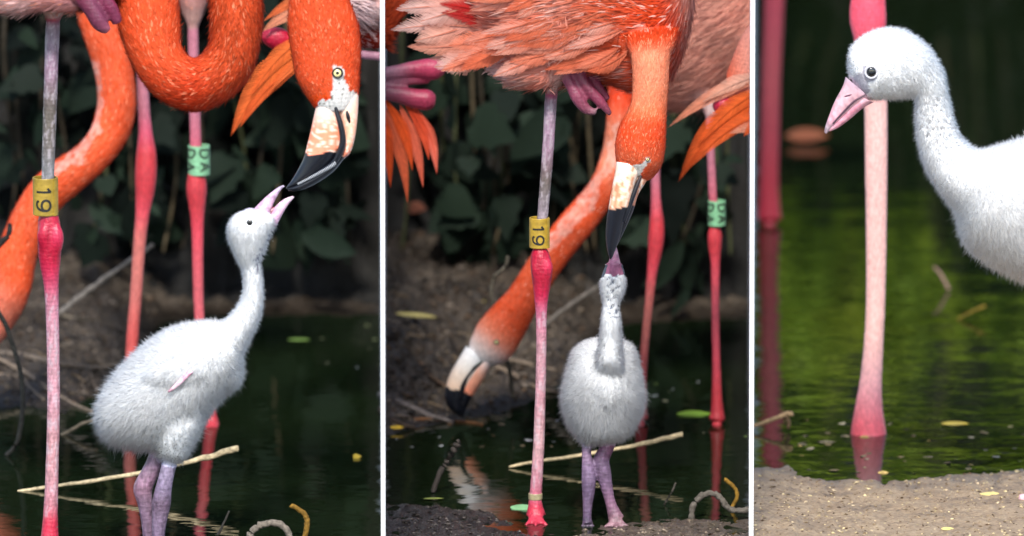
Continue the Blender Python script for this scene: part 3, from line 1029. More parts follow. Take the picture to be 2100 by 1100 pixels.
# the flamingo at the right edge of this bay: tail feathers, crimson knee, pale belly
YC = gy(960)
C1 = Bird('flamingo', 'flamingo behind the feeding head showing orange tail feathers and a crimson knee', 'flamingo', (775, 960, 0), YC, clip=[(780.2, 1)])
C1.add(
    rib([(640, -120, 640, -10, 60, 40, OR, .8, 14), (700, -180, 700, 20, 60, 80, PKO, .8, 26), (770, -220, 770, 60, 60, 110, PKO, .8, 28), (860, -220, 860, 70, 60, 120, PK, .8, 28), (960, -160, 960, 10, 60, 60, PK, .8, 20)]),
    rib([(690, -30, 692, 30, 20, 30, (240, 205, 204), .8, 40), (735, -40, 730, 42, 10, 45, (244, 215, 216), .8, 44), (800, -40, 800, 48, 10, 40, (244, 215, 216), .8, 40)]),
    rib([(725, 40, 728, 96, 60, 20, (150, 40, 22), .8, 10), (765, 36, 765, 100, 60, 30, (170, 48, 26), .8, 12), (830, 30, 830, 96, 60, 30, (170, 48, 26), .8, 12)]),
    tube([(600, 98, 30, 9, (180, 120, 140), .5, 0), (680, 105, 30, 9, (170, 120, 140), .5, 0), (760, 114, 30, 9.5, (170, 120, 140), .5, 0), (840, 122, 30, 10, (170, 120, 140), .5, 0)]),
    tube([(535, 70, 20, 6, JN, .4, 0), (548, 74, 20, 18, JN, .38, 0), (570, 80, 20, 24, JN, .36, 0), (598, 88, 22, 18, JN, .4, 0), (640, 96, 25, 10, (180, 120, 140), .45, 0)]),
    tube([(800, 60, 60, 14, JN, .4, 0), (805, 300, 60, 12, SAL, .4, 0), (806, 500, 60, 18, JB, .4, 0), (806, 700, 60, 11, SAL, .4, 0), (806, 940, 60, 16, JB, .4, 0)]),
)
C1.body(voxel=0.0018)
C1.plume(9000, 4, pale=0.3, palec=(250, 225, 225), lift=0.3, jit=0.2, var=0.12)
F1 = (240, 112, 46)
for b, t, w, c0, c1, be in [((655, 80), (474, 278), 62, (244, 120, 56), (232, 104, 48), 0.10), ((640, 120), (492, 262), 40, (236, 108, 50), (226, 96, 44), 0.10), ((650, 60), (512, 200), 40, (244, 124, 60), (238, 104, 46), 0.08), ((660, 0), (536, 66), 36, (238, 160, 130), (240, 150, 110), 0.04), ((650, -12), (540, 44), 26, (244, 128, 76), (236, 112, 60), 0.06), ((640, 110), (551, 192), 20, (240, 120, 60), (238, 116, 60), 0.06)]:
    feather(C1, b, t, w, c0, c1, bend=be, dp0=0, dp1=-20, name='tail_feather')

# the side-on chick
DW = (250, 252, 254)
K1 = Bird('flamingo_chick', 'fluffy white flamingo chick side-on, stretching its open bill up to be fed', 'chick', (320, 1150, 0), Y1 + 0.01)
K1.add(
    rib([(197, 848, 200, 868, 0, 12, DW, .9, 22), (212, 803, 220, 904, 0, 58, DW, .9, 24), (250, 750, 275, 922, 0, 85, DW, .9, 22), (302, 700, 340, 928, 0, 98, DW, .9, 18), (352, 669, 398, 895, 0, 98, DW, .9, 15), (410, 657, 440, 838, 0, 90, DW, .9, 14), (450, 657, 478, 797, 0, 76, DW, .9, 14), (480, 672, 495, 768, 0, 52, DW, .9, 14), (490, 692, 498, 738, 0, 18, DW, .9, 14)], seg=28),
    rib([(290, 840, 430, 830, -20, 60, DW, .9, 18), (300, 885, 418, 875, -24, 56, DW, .9, 18), (312, 918, 402, 910, -24, 44, DW, .9, 16), (326, 940, 384, 942, -22, 28, DW, .9, 14), (340, 951, 368, 953, -20, 12, DW, .9, 12)], seg=24),
    rib([(425, 665, 490, 755, 0, 60, DW, .9, 12), (462, 652, 508, 712, -4, 44, DW, .9, 11), (487, 622, 536, 652, -6, 30, DW, .9, 9), (497, 592, 542, 606, -8, 25, DW, .9, 8), (496, 566, 540, 573, -8, 23, DW, .9, 8), (491, 545, 536, 544, -8, 24, DW, .9, 8)], seg=22),
    rib([(492, 548, 534, 545, -8, 24, DW, .9, 8), (476, 516, 545, 517, -8, 34, DW, .9, 9), (465, 484, 558, 484, -8, 40, DW, .9, 9), (466, 459, 569, 458, -8, 38, DW, .9, 8), (484, 437, 566, 444, -8, 31, DW, .9, 6), (512, 427, 548, 433, -8, 14, (220, 215, 230), .8, 3)], seg=24),
    rib([(448, 720, 452, 812, -5, 40, DW, .9, 14), (470, 722, 474, 806, -5, 50, DW, .9, 14), (488, 730, 490, 794, -5, 36, DW, .9, 14), (499, 748, 499, 776, -5, 12, DW, .9, 13)], seg=18),
    # small folded wing with a ridge of down
    rib([(292, 768, 300, 788, -84, 8, DW, .9, 15), (330, 742, 345, 800, -92, 14, DW, .9, 15), (380, 722, 400, 790, -88, 18, DW, .9, 14), (425, 712, 440, 770, -74, 14, DW, .9, 13), (448, 722, 452, 745, -64, 6, DW, .9, 12)], seg=16),
    tube([(330, 920, 10, 19, (172, 150, 180), .5, 0), (315, 955, 10, 18, (170, 146, 176), .45, 0), (300, 985, 10, 19, (172, 140, 170), .42, 0), (293, 1004, 10, 20, (176, 142, 170), .42, 0), (297, 1030, 10, 16, (160, 136, 165), .45, 0), (302, 1070, 10, 13, (150, 128, 158), .45, 0), (306, 1120, 10, 12, (140, 120, 150), .45, 0), (308, 1142, 10, 16, (140, 120, 150), .45, 0)]),
    tube([(352, 930, -20, 17, (190, 182, 215), .5, 0), (344, 965, -20, 15.5, (182, 174, 210), .45, 0), (336, 1000, -20, 17, (160, 148, 185), .42, 0), (331, 1032, -20, 20, (130, 112, 140), .4, 0), (328, 1058, -20, 17, (150, 134, 165), .42, 0), (325, 1090, -20, 14, (150, 134, 168), .45, 0), (325, 1125, -20, 13, (140, 124, 156), .45, 0), (325, 1142, -20, 17, (140, 124, 156), .45, 0)]),
    *foot(308, 1148, 17, (140, 120, 150), 50), *foot(325, 1148, 17, (140, 120, 150), 50),
)
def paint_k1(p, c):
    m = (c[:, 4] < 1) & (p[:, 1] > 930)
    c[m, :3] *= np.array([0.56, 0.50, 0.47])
    for i in range(len(p)):
        if c[i, 4] > 3:
            continue
        n = noise.noise((p[i, 0] / 6, p[i, 1] / 9, 3))
        c[i, :3] *= 1 + 0.6 * n
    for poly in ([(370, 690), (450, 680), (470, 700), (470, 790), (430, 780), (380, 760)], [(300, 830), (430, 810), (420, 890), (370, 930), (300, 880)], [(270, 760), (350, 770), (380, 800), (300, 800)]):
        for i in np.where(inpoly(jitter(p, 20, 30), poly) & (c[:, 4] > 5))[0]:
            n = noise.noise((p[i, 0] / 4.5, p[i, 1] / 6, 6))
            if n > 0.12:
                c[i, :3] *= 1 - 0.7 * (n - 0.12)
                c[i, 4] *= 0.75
    m = inpoly(jitter(p, 5, 8), [(505, 440), (520, 428), (536, 436), (536, 452), (524, 466), (505, 470), (498, 458)])
    c[m, :3] = c[m, :3] * 0.35 + lin((172, 168, 196)) * 0.65
    c[m, 4] = 2
    # bare creased throat
    m = inpoly(jitter(p, 6, 7), [(556, 470), (570, 455), (566, 480), (548, 520), (536, 560), (516, 560), (524, 520), (540, 500)])
    for i in np.where(m)[0]:
        if noise.noise((p[i, 0] / 5, p[i, 1] / 5, 8)) > 0.05:
            c[i, :3] = lin((150, 150, 165))
            c[i, 4] = 3
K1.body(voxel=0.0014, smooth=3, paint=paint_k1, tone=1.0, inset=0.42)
def downy(k, n, w, lm, rev):
    k.plume(n, w, mat='down', lift=0.7, jit=0.5, var=0.06, name='down', droop=0.2, rev=rev, lmul=lm, nmix=0.3, nrand=0.2)
    k.plume(n // 7, w * 0.75, mat='down', lift=0.95, jit=0.5, var=0.05, name='down', droop=0.35, rev=rev, lmul=lm * 1.25, nmix=0.25, nrand=0.16)
downy(K1, 100000, 0.85, 0.85, True)
mv = (214, 172, 198)
def bill_edge(dark=(90, 76, 100)):
    def f(p, c):
        for i in range(len(p)):
            n = noise.noise((p[i, 0] / 7, p[i, 1] / 7, 1.5))
            if n > 0.25:
                c[i, :3] = c[i, :3] * 0.7 + lin((240, 214, 226)) * 0.3
            elif n < -0.3:
                c[i, :3] = c[i, :3] * 0.6 + lin(dark) * 0.4
    return f
K1.part('upper_bill', rib([(512, 438, 552, 458, -8, 16, (196, 180, 206), .45, 0), (525, 424, 553, 444, -8, 15, mv, .42, 0), (543, 406, 560, 420, -8, 10, mv, .4, 0), (560, 392, 570, 400, -8, 7, (200, 170, 200), .4, 0), (573, 383, 578, 388, -8, 4.5, (190, 176, 200), .4, 0), (581, 380, 584, 383, -8, 2, (190, 176, 200), .4, 0)], seg=16), paint=bill_edge())
K1.part('lower_bill', rib([(536, 456, 566, 466, -8, 15, mv, .45, 0), (550, 442, 574, 450, -8, 12, mv, .42, 0), (566, 422, 586, 428, -8, 8, (220, 176, 200), .4, 0), (582, 409, 596, 414, -8, 5, (226, 190, 210), .4, 0), (600, 402, 604, 405, -8, 2, (226, 200, 216), .4, 0)], seg=16), paint=bill_edge())
K1.part('mouth_lining', rib([(540, 444, 556, 452, -8, 9, (96, 30, 52), .3, 0), (550, 430, 566, 440, -8, 6, (120, 44, 70), .3, 0), (560, 424, 570, 430, -8, 2, (120, 44, 70), .3, 0)], seg=10))
K1.eye(512, 457, 6.5, 'iris_dark', 'white', 0.6)
K1.part('wing_tip', tube([(394, 762, -106, 4, (226, 190, 204), .5, 0), (384, 770, -104, 5, (214, 150, 172), .45, 0), (368, 785, -106, 5.5, (226, 192, 202), .45, 0), (356, 796, -104, 4, (222, 186, 196), .45, 0), (345, 804, -108, 2, (150, 100, 120), .45, 0)], seg=10), paint=bill_edge((120, 60, 84)))

# ================================================================== BAY 2: the chick facing the camera
Y2 = gy(1068)
A2 = Bird('flamingo', 'coral flamingo with gold 19 leg band bending its head down onto the front-facing chick', 'flamingo', (1100, 1068, 0), Y2, clip=[(790.5, -1), (1536.5, 1)])
BD = (236, 142, 116)
A2.add(
    rib([(955, -150, 960, 40, 30, 50, PKO, .8, 60), (1010, -210, 1012, 110, 10, 110, PKO, .8, 56), (1070, -250, 1070, 165, 0, 140, BD, .8, 54), (1150, -270, 1148, 178, 0, 155, BD, .8, 50), (1230, -260, 1225, 168, 0, 155, (230, 112, 78), .8, 44), (1300, -230, 1310, 190, -5, 145, (230, 92, 54), .8, 38), (1365, -170, 1372, 170, -10, 115, (230, 84, 46), .8, 34), (1404, -110, 1410, 80, -5, 75, (236, 150, 130), .8, 34), (1424, -60, 1424, 0, 0, 30, (236, 170, 158), .8, 30)], seg=32),
    # thigh tuft over the standing leg
    rib([(1090, 60, 1200, 60, -60, 60, PKO, .8, 40), (1104, 120, 1184, 115, -60, 48, PKO, .8, 34), (1114, 160, 1162, 158, -40, 34, (240, 190, 178), .8, 26), (1117, 184, 1146, 184, -14, 22, (240, 196, 186), .8, 20), (1120, 195, 1140, 195, -2, 13, (170, 60, 96), .5, 0)], seg=20),
    rib([(1000, 140, 1012, 150, -30, 8, (244, 206, 200), .8, 26), (1030, 120, 1044, 172, -40, 30, (242, 192, 182), .8, 30), (1070, 110, 1085, 182, -50, 40, PKO, .8, 34), (1110, 110, 1130, 180, -50, 40, PKO, .8, 30)], seg=16),
    banded_leg([(1132, 150, 13, PK, .6), (1131, 192, 13, (168, 56, 92), .5), (1129, 215, 13, TB, .45), (1125, 290, 12.5, (170, 138, 160), .45), (1119, 370, 12, TBD, .45), (1113, 440, 11.5, (160, 146, 156), .42), (1109, 480, 11.5, (150, 130, 138), .42), (1107, 505, 13, JN, .4), (1108, 525, 20, JN, .36), (1111, 555, 22.5, JN, .34), (1111, 582, 19, JN, .36), (1110, 612, 15, (198, 44, 82), .4), (1110, 645, 12, (202, 110, 138), .42),
                (1110, 720, 11, TS, .42), (1108, 820, 11.5, TS, .42), (1105, 910, 12, (212, 165, 170), .42), (1101, 980, 12.5, (206, 140, 155), .42), (1098, 1022, 13.5, (206, 100, 124), .4), (1098, 1040, 16, FT, .38), (1099, 1058, 22, FT, .38)]),
    *foot(1099, 1067, 19, FT, 52, spread=0.55, sink=2),
    tube([(1102, 526, -8, 6, JN, .34, 0), (1100, 548, -11, 11, JN, .34, 0), (1102, 570, -9, 9, JN, .34, 0), (1105, 592, -5, 4, JN, .36, 0)]),
    tube([(1117, 524, -8, 6, JN, .34, 0), (1122, 546, -11, 12, (212, 48, 84), .34, 0), (1121, 568, -9, 10, JN, .34, 0), (1117, 590, -5, 4, JN, .36, 0)]),
    # tucked foot
    tube([(1150, 140, -60, 12, (150, 66, 92), .5, 0), (1172, 178, -64, 12, (136, 62, 86), .45, 0), (1184, 200, -66, 14, (140, 66, 90), .45, 0), (1202, 224, -66, 11, (138, 72, 92), .45, 0), (1224, 231, -66, 6, (150, 110, 120), .5, 0)]),
    tube([(1186, 150, -60, 11, (142, 58, 84), .5, 0), (1206, 182, -64, 13, (122, 50, 72), .45, 0), (1232, 210, -66, 11, (142, 60, 86), .45, 0), (1252, 236, -66, 5, (128, 66, 80), .5, 0)]),
    tube([(1200, 150, -40, 12, (126, 46, 70), .5, 0), (1228, 182, -40, 11, (130, 50, 74), .5, 0), (1246, 206, -40, 8, (130, 54, 76), .5, 0)]),
    # neck: out of the breast, over and straight down
    rib([(1270, 40, 1400, 40, -40, 60, ORD, .75, 16), (1285, 90, 1388, 84, -130, 55, (228, 84, 42), .75, 14), (1294, 118, 1375, 114, -172, 46, (242, 146, 108), .75, 9), (1297, 160, 1372, 160, -184, 38, (242, 148, 110), .75, 8), (1295, 205, 1369, 207, -186, 36, (240, 140, 100), .75, 8), (1286, 230, 1367, 236, -190, 38, (238, 120, 76), .75, 8),
         (1271, 256, 1366, 264, -202, 52, (232, 84, 40), .75, 8), (1262, 290, 1365, 298, -206, 57, (232, 86, 42), .75, 7), (1262, 320, 1358, 338, -202, 50, (234, 104, 62), .75, 6), (1265, 340, 1338, 366, -194, 38, OR, .75, 5), (1268, 352, 1318, 374, -192, 28, OR, .8, 0)], sub=7, seg=26),
)
face2 = [(1262, 334), (1290, 342), (1318, 336), (1330, 322), (1334, 330), (1316, 352), (1308, 385), (1258, 385)]
def paint_a2(p, c):
    adult_paint_leg([(1130, 200), (1111, 440)], 205, 470)(p, c)
    adult_paint_leg([(1110, 640), (1110, 720), (1105, 910), (1100, 1010)], 640, 1015)(p, c)
    m = inpoly(jitter(p, 6, 8), face2)
    c[m, :3] = lin((232, 228, 220))
    c[m, 4] = 0
    m2 = m & np.array([noise.noise((a[0] / 5, a[1] / 5, 1)) > 0.35 for a in p])
    c[m2, :3] = lin((130, 112, 92))
    for i in np.where(c[:, 4] > 24)[0]:
        n = noise.noise((p[i, 0] / 70, p[i, 1] / 40, 2)) + 0.6 * noise.noise((p[i, 0] / 26, p[i, 1] / 16, 5))
        c[i, :3] = c[i, :3] * (1 - 0.5 * max(0, n)) + lin((246, 200, 184)) * 0.5 * max(0, n) if n > 0 else c[i, :3] * (1 + 0.5 * n) + lin((228, 72, 34)) * (-0.5 * n)
A2.body(voxel=0.002, paint=paint_a2)
A2.plume(15000, 4.2, pale=0.14, palec=(248, 206, 190), lift=0.10, jit=0.12, var=0.10, rev=True, droop=0.2, lmin=16, lmul=0.8)
A2.plume(14000, 2.2, pale=0.12, palec=(250, 168, 128), lift=0.08, jit=0.14, var=0.12, rev=True, lmin=3, lmax=16)
A2b = A2
def bill2(p, c):
    q = jitter(p, 6, 6)
    m = q[:, 1] > 427 - (q[:, 0] - 1270) * 0.12
    c[m, :3] = lin(blk)
    c[m, 3] = 0.3
    for i in np.where(~m)[0]:
        n = noise.noise((p[i, 0] / 4, p[i, 1] / 22, 0.5))
        if n > 0.15:
            c[i, :3] = lin((246, 226, 206))
        elif n < -0.28:
            c[i, :3] = lin((206, 140, 104))
A2.part('upper_bill', rib([(1264, 332, 1316, 340, -214, 26, (236, 222, 208), .5, 0), (1260, 360, 1308, 362, -220, 26, (240, 200, 170), .45, 0), (1254, 390, 1298, 394, -222, 24, (242, 190, 156), .45, 0), (1249, 420, 1290, 424, -222, 23, (242, 184, 150), .42, 0), (1244, 450, 1280, 454, -220, 20, blk, .3, 0), (1242, 480, 1272, 484, -218, 16, blk, .3, 0), (1244, 505, 1264, 508, -216, 12, blk, .3, 0), (1248, 524, 1257, 526, -214, 6, blk, .3, 0), (1251, 532, 1253, 532, -213, 2, blk, .3, 0)], sub=8, seg=22), paint=bill2)
A2.part('lower_bill', rib([(1290, 340, 1334, 360, -196, 24, OR, .6, 0), (1290, 365, 1322, 378, -200, 22, (240, 170, 130), .45, 0), (1284, 395, 1308, 402, -204, 19, (236, 160, 120), .45, 0), (1276, 425, 1299, 432, -205, 17, (226, 150, 116), .42, 0), (1268, 455, 1287, 460, -206, 14, blk, .3, 0), (1260, 490, 1272, 492, -207, 10, blk, .3, 0), (1254, 515, 1259, 516, -208, 4, blk, .3, 0)], sub=8, seg=18), paint=bill2)
A2.part('mouth_line', tube([(1318, 352, -222, 2, (70, 52, 48), .3, 0), (1308, 376, -226, 4, (46, 38, 40), .3, 0), (1298, 402, -228, 5, blk, .28, 0), (1288, 430, -228, 5, blk, .28, 0), (1279, 456, -226, 4, blk, .28, 0)], seg=8))
A2.eye(1328, 327, 3.2, 'iris', 'ink', 0.4)
A2.band(1106, 477, 40, 62, (168, 138, 44), '19', dp=0, seam=0.75)
A2.band(1098, 1018, 28, 13, (150, 140, 108), name='foot_ring')
# loose wing and tail plumes trailing to the left
PF = [((1010, 60), (800, 62), 60, .05), ((1000, 20), (812, 20), 66, .04), ((1000, 80), (835, 96), 52, -.05), ((990, 40), (850, 84), 60, -.03), ((1010, 90), (890, 138), 60, -.10), ((1020, 70), (880, 122), 52, -.08), ((1015, 100), (918, 140), 40, -.10), ((1010, -20), (830, -10), 80, .03), ((1005, 0), (860, 45), 70, 0.0), ((1050, 60), (965, 128), 46, -.12), ((1060, 90), (985, 130), 44, -.1), ((1075, 110), (1000, 154), 44, -.08), ((1090, 130), (1030, 182), 44, -.06), ((1110, 130), (1060, 186), 40, -.05)]
for i, (b, t, w, be) in enumerate(PF):
    feather(A2, b, t, w, (236, 150, 124), random.choice([(240, 190, 172), (238, 168, 144), (242, 206, 196)]), bend=be, dp0=-30 + 8 * (i % 4), dp1=20 - 12 * (i % 5), name='wing_feather', loose=0.3, nb=70)
for i, (b, t, w, be) in enumerate([((1040, 62), (905, 26), 44, .05), ((1030, 40), (900, 8), 40, .05)]):
    feather(A2, b, t, w, (190, 34, 30), (200, 50, 48), bend=be, dp0=-46, dp1=-20, name='wing_covert', loose=0.3, nb=50)
for i in range(64):
    x0 = 1040 + 5.6 * i + random.uniform(-8, 8)
    y0 = random.uniform(-50, 120) - 0.2 * max(0, x0 - 1250)
    ln = random.uniform(90, 150)
    an = math.radians(random.uniform(150, 172))
    # long shoulder plumes lying along the flank
    dpp = -150 * math.sqrt(max(0.05, 1 - ((y0 + 40) / 230) ** 2)) * min(1, (x0 - 940) / 160, (1460 - x0) / 150)
    feather(A2, (x0, y0), (x0 + ln * math.cos(an), y0 + ln * math.sin(an)), random.uniform(30, 50), (236, 126, 92), random.choice([(242, 172, 150), (240, 146, 116), (244, 192, 176), (236, 116, 78)]), bend=random.uniform(-.08, .04), dp0=dpp - 4, dp1=dpp + 6, name='shoulder_feather', loose=0.18, nb=54)

B2 = Bird('flamingo', 'pale salmon flamingo with green DA leg band, drinking with its bill at the muddy shore', 'flamingo', (1390, 870, 0), YB, clip=[(1536.5, 1)])
LP = (236, 168, 148)
B2.add(
    rib([(1290, -120, 1290, 60, 80, 60, PKO, .8, 30), (1340, -180, 1345, 205, 60, 110, LP, .8, 34), (1390, -220, 1392, 228, 50, 130, LP, .8, 38), (1450, -240, 1452, 222, 50, 140, LP, .8, 40), (1520, -230, 1522, 170, 50, 130, LP, .8, 40), (1600, -180, 1600, 90, 50, 90, LP, .8, 36)], seg=28),
    rib([(1425, 180, 1500, 180, 20, 50, LP, .8, 24), (1438, 215, 1480, 215, 10, 30, (240, 205, 200), .8, 20), (1446, 238, 1468, 238, 0, 14, (226, 190, 188), .8, 12)]),
    rib([(1318, 150, 1388, 150, 20, 40, LP, .8, 24), (1328, 210, 1364, 210, 20, 26, LP, .8, 18), (1336, 240, 1352, 240, 20, 10, LP, .8, 8)]),
    back_leg([(1344, 220, 20, 9.5, TBp), (1344, 340, 20, 10, TBp), (1345, 410, 20, 11, (210, 96, 112)), (1347, 455, 20, 15, JB), (1346, 485, 20, 17, JB), (1343, 520, 20, 14.5, JB), (1337, 560, 20, 11, (220, 78, 90)), (1331, 620, 20, 9.5, SAL), (1323, 700, 20, 9, SAL), (1317, 790, 20, 9, (218, 84, 92)), (1314, 840, 20, 13, JB), (1313, 860, 20, 18, JB)]),
    *foot(1313, 868, 16, JB, 45, spread=0.5, sink=14),
    back_leg([(1455, 230, 0, 9, TBp), (1458, 320, 0, 9, TBp), (1463, 420, 0, 9.5, (204, 100, 116)), (1466, 465, 0, 12, JB), (1466, 485, 0, 15.5, JB), (1466, 512, 0, 13.5, JB), (1467, 545, 0, 10, (220, 76, 90)), (1467, 640, 0, 8.5, (214, 90, 104)), (1469, 740, 0, 9, (218, 78, 94)), (1470, 810, 0, 11, JB), (1471, 845, 0, 14, JB), (1470, 862, 0, 19, JB)]),
    *foot(1470, 869, 17, JB, 45, spread=0.5, sink=14),
    rib([(1255, 80, 1350, 60, 40, 40, ORD, .75, 14), (1248, 150, 1312, 150, 10, 34, ORD, .75, 12), (1246, 210, 1300, 215, -5, 30, (222, 74, 36), .75, 11), (1242, 260, 1294, 275, -10, 28, (232, 130, 96), .75, 10), (1232, 320, 1282, 345, -10, 28, (234, 140, 108), .75, 10), (1208, 375, 1258, 412, -10, 30, OR, .75, 10), (1162, 428, 1216, 474, -10, 32, OR, .75, 10), (1118, 482, 1168, 532, -10, 33, OR, .75, 10), (1078, 540, 1130, 588, -10, 34, OR, .75, 10), (1046, 590, 1100, 640, -10, 36, OR, .75, 9),  # neck top coloured darker red for the shadow beneath the front bird's breast
         (1010, 628, 1074, 690, -10, 38, OR, .75, 8), (982, 660, 1054, 724, -10, 39, (238, 140, 110), .75, 7), (968, 688, 1034, 744, -10, 36, (240, 204, 194), .75, 5), (962, 706, 1012, 752, -10, 31, (240, 230, 228), .8, 2), (962, 720, 995, 752, -10, 24, WH, .8, 0)], sub=6, seg=24),
)
B2.body(voxel=0.002, paint=paint_b([(1170, 430), (1240, 340), (1262, 250), (1270, 250), (1262, 330), (1215, 430), (1160, 490), (1120, 520), (1118, 490)]))
B2.plume(16000, 2.8, pale=0.08, palec=(250, 190, 165), lift=0.12, jit=0.16, var=0.10, rev=True)
def bill3(p, c):
    q = jitter(p, 5, 6)
    m = q[:, 1] > 795 + (q[:, 0] - 920) * 0.35
    c[m, :3] = lin(blk)
    c[m, 3] = 0.3
B2.part('upper_bill', rib([(956, 710, 994, 744, -12, 26, WH, .5, 0), (938, 740, 982, 766, -14, 27, (236, 230, 222), .45, 0), (923, 767, 968, 788, -15, 25, (240, 218, 198), .45, 0), (914, 794, 958, 808, -15, 23, (236, 204, 176), .42, 0), (912, 818, 953, 830, -15, 20, blk, .3, 0), (920, 838, 951, 845, -15, 15, blk, .3, 0), (938, 852, 944, 855, -15, 3, blk, .3, 0)], sub=8, seg=20), paint=bill3)
B2.part('lower_bill', rib([(985, 735, 1008, 748, -12, 22, (238, 220, 214), .5, 0), (962, 758, 994, 774, -13, 21, (240, 176, 150), .45, 0), (948, 782, 980, 796, -14, 20, (240, 160, 130), .45, 0), (940, 802, 969, 814, -14, 18, bo, .42, 0), (936, 822, 961, 830, -14, 15, blk, .3, 0), (940, 840, 954, 844, -14, 8, blk, .3, 0), (945, 856, 950, 857, -14, 3, blk, .3, 0)], sub=8, seg=20), paint=bill3)
B2.part('mouth_line', tube([(990, 741, -34, 2, (40, 60, 54), .3, 0), (972, 755, -36, 4, (24, 34, 34), .3, 0), (957, 773, -35, 5, blk, .28, 0), (948, 795, -34, 6, blk, .28, 0), (944, 815, -31, 6, blk, .28, 0)], seg=8))
B2.eye(1018, 702, 4.2, 'iris', 'ink', 0.35)
B2.band(1470, 437, 37, 54, (116, 172, 130), 'DA', repeat=2)

C2 = Bird('flamingo', 'flamingo at the partition showing orange tail feathers over a crimson knee beside the DA leg', 'flamingo', (1560, 960, 0), YC, clip=[(1536.5, 1)])
C2.add(
    rib([(1490, 150, 1490, 200, 60, 20, OR, .8, 14), (1530, 60, 1530, 230, 60, 60, PKO, .8, 24), (1600, 0, 1600, 260, 60, 100, PK, .8, 28), (1700, 20, 1700, 220, 60, 60, PK, .8, 20)]),
    tube([(1462, 212, 10, 6, JN, .4, 0), (1474, 216, 10, 18, JN, .36, 0), (1492, 220, 12, 21, JN, .36, 0), (1515, 224, 20, 15, JN, .4, 0), (1570, 228, 40, 10, (180, 120, 140), .45, 0)]),
    tube([(1580, 240, 60, 12, JN, .4, 0), (1582, 480, 60, 14, JB, .4, 0), (1582, 940, 60, 12, JB, .4, 0)]),
)
C2.body(voxel=0.0018)
for b, t, w, c0, c1, be in [((1580, 190), (1392, 372), 56, (240, 104, 44), (232, 96, 40), 0.10), ((1590, 225), (1415, 345), 44, (238, 108, 50), (230, 98, 44), 0.10), ((1580, 175), (1430, 300), 40, (240, 112, 50), (236, 100, 42), 0.08), ((1570, 160), (1370, 262), 34, (236, 156, 128), (238, 148, 112), 0.07), ((1570, 150), (1440, 210), 34, (240, 190, 170), (240, 170, 140), 0.05), ((1580, 260), (1495, 274), 26, (240, 160, 130), (240, 170, 140), 0.05), ((1570, 240), (1525, 280), 24, (238, 108, 50), (238, 108, 50), 0.02)]:
    feather(C2, b, t, w, c0, c1, bend=be, dp0=0, dp1=-20, name='tail_feather')

YD = gy(930)
D2 = Bird('flamingo', 'flamingo behind the partition with dangling orange flight feathers and folded pink legs', 'flamingo', (760, 930, 0), YD, clip=[(790.5, -1)])
D2.add(
    rib([(640, 0, 640, 120, 60, 40, OR, .8, 20), (720, -60, 720, 200, 60, 90, OR, .8, 24), (790, -70, 790, 100, 50, 60, OR, .8, 24), (815, -60, 812, 60, 40, 30, (230, 90, 50), .8, 24), (830, -40, 828, 20, 40, 10, (230, 90, 50), .8, 20)]),
    tube([(700, 165, 0, 14, (160, 110, 130), .5, 0), (800, 150, 0, 14, (170, 116, 136), .5, 0), (850, 142, 0, 17, (186, 70, 100), .45, 0), (888, 142, 0, 23, (196, 60, 96), .45, 0), (905, 146, 0, 18, (186, 66, 96), .45, 0), (912, 150, 0, 8, (186, 66, 96), .45, 0)]),
    tube([(700, 180, 10, 12, (160, 110, 130), .5, 0), (800, 166, 10, 13, (166, 110, 130), .5, 0), (880, 160, 10, 12, (180, 66, 96), .45, 0)]),
    tube([(700, 180, 0, 14, (150, 90, 112), .5, 0), (800, 192, 0, 16, (138, 72, 92), .5, 0), (850, 202, 0, 20, (182, 60, 92), .45, 0), (878, 206, 0, 22, (176, 52, 84), .45, 0), (893, 208, 0, 12, (170, 56, 84), .45, 0)]),
    tube([(740, 150, 60, 12, JN, .4, 0), (745, 500, 60, 16, JB, .4, 0), (748, 915, 60, 12, JB, .4, 0)]),
)
D2.body(voxel=0.0018, tone=0.62)
D2.plume(3000, 4, lift=0.2, jit=0.15, var=0.12)
for b, t, w, c0, c1, be in [((770, 200), (801, 386), 34, (244, 100, 40), (238, 88, 34), -0.05), ((775, 205), (836, 418), 34, (236, 112, 74), (236, 108, 66), -0.08), ((785, 200), (846, 352), 30, (244, 96, 36), (240, 92, 40), -0.10), ((820, 215), (868, 386), 30, (236, 112, 80), (232, 110, 84), -0.06), ((845, 215), (896, 358), 30, (226, 84, 50), (236, 124, 104), -0.10), ((830, 212), (880, 330), 26, (214, 72, 36), (224, 90, 56), -0.10)]:
    feather(D2, b, t, w, c0, c1, bend=be, dp0=10, dp1=-10, name='flight_feather', nb=60)

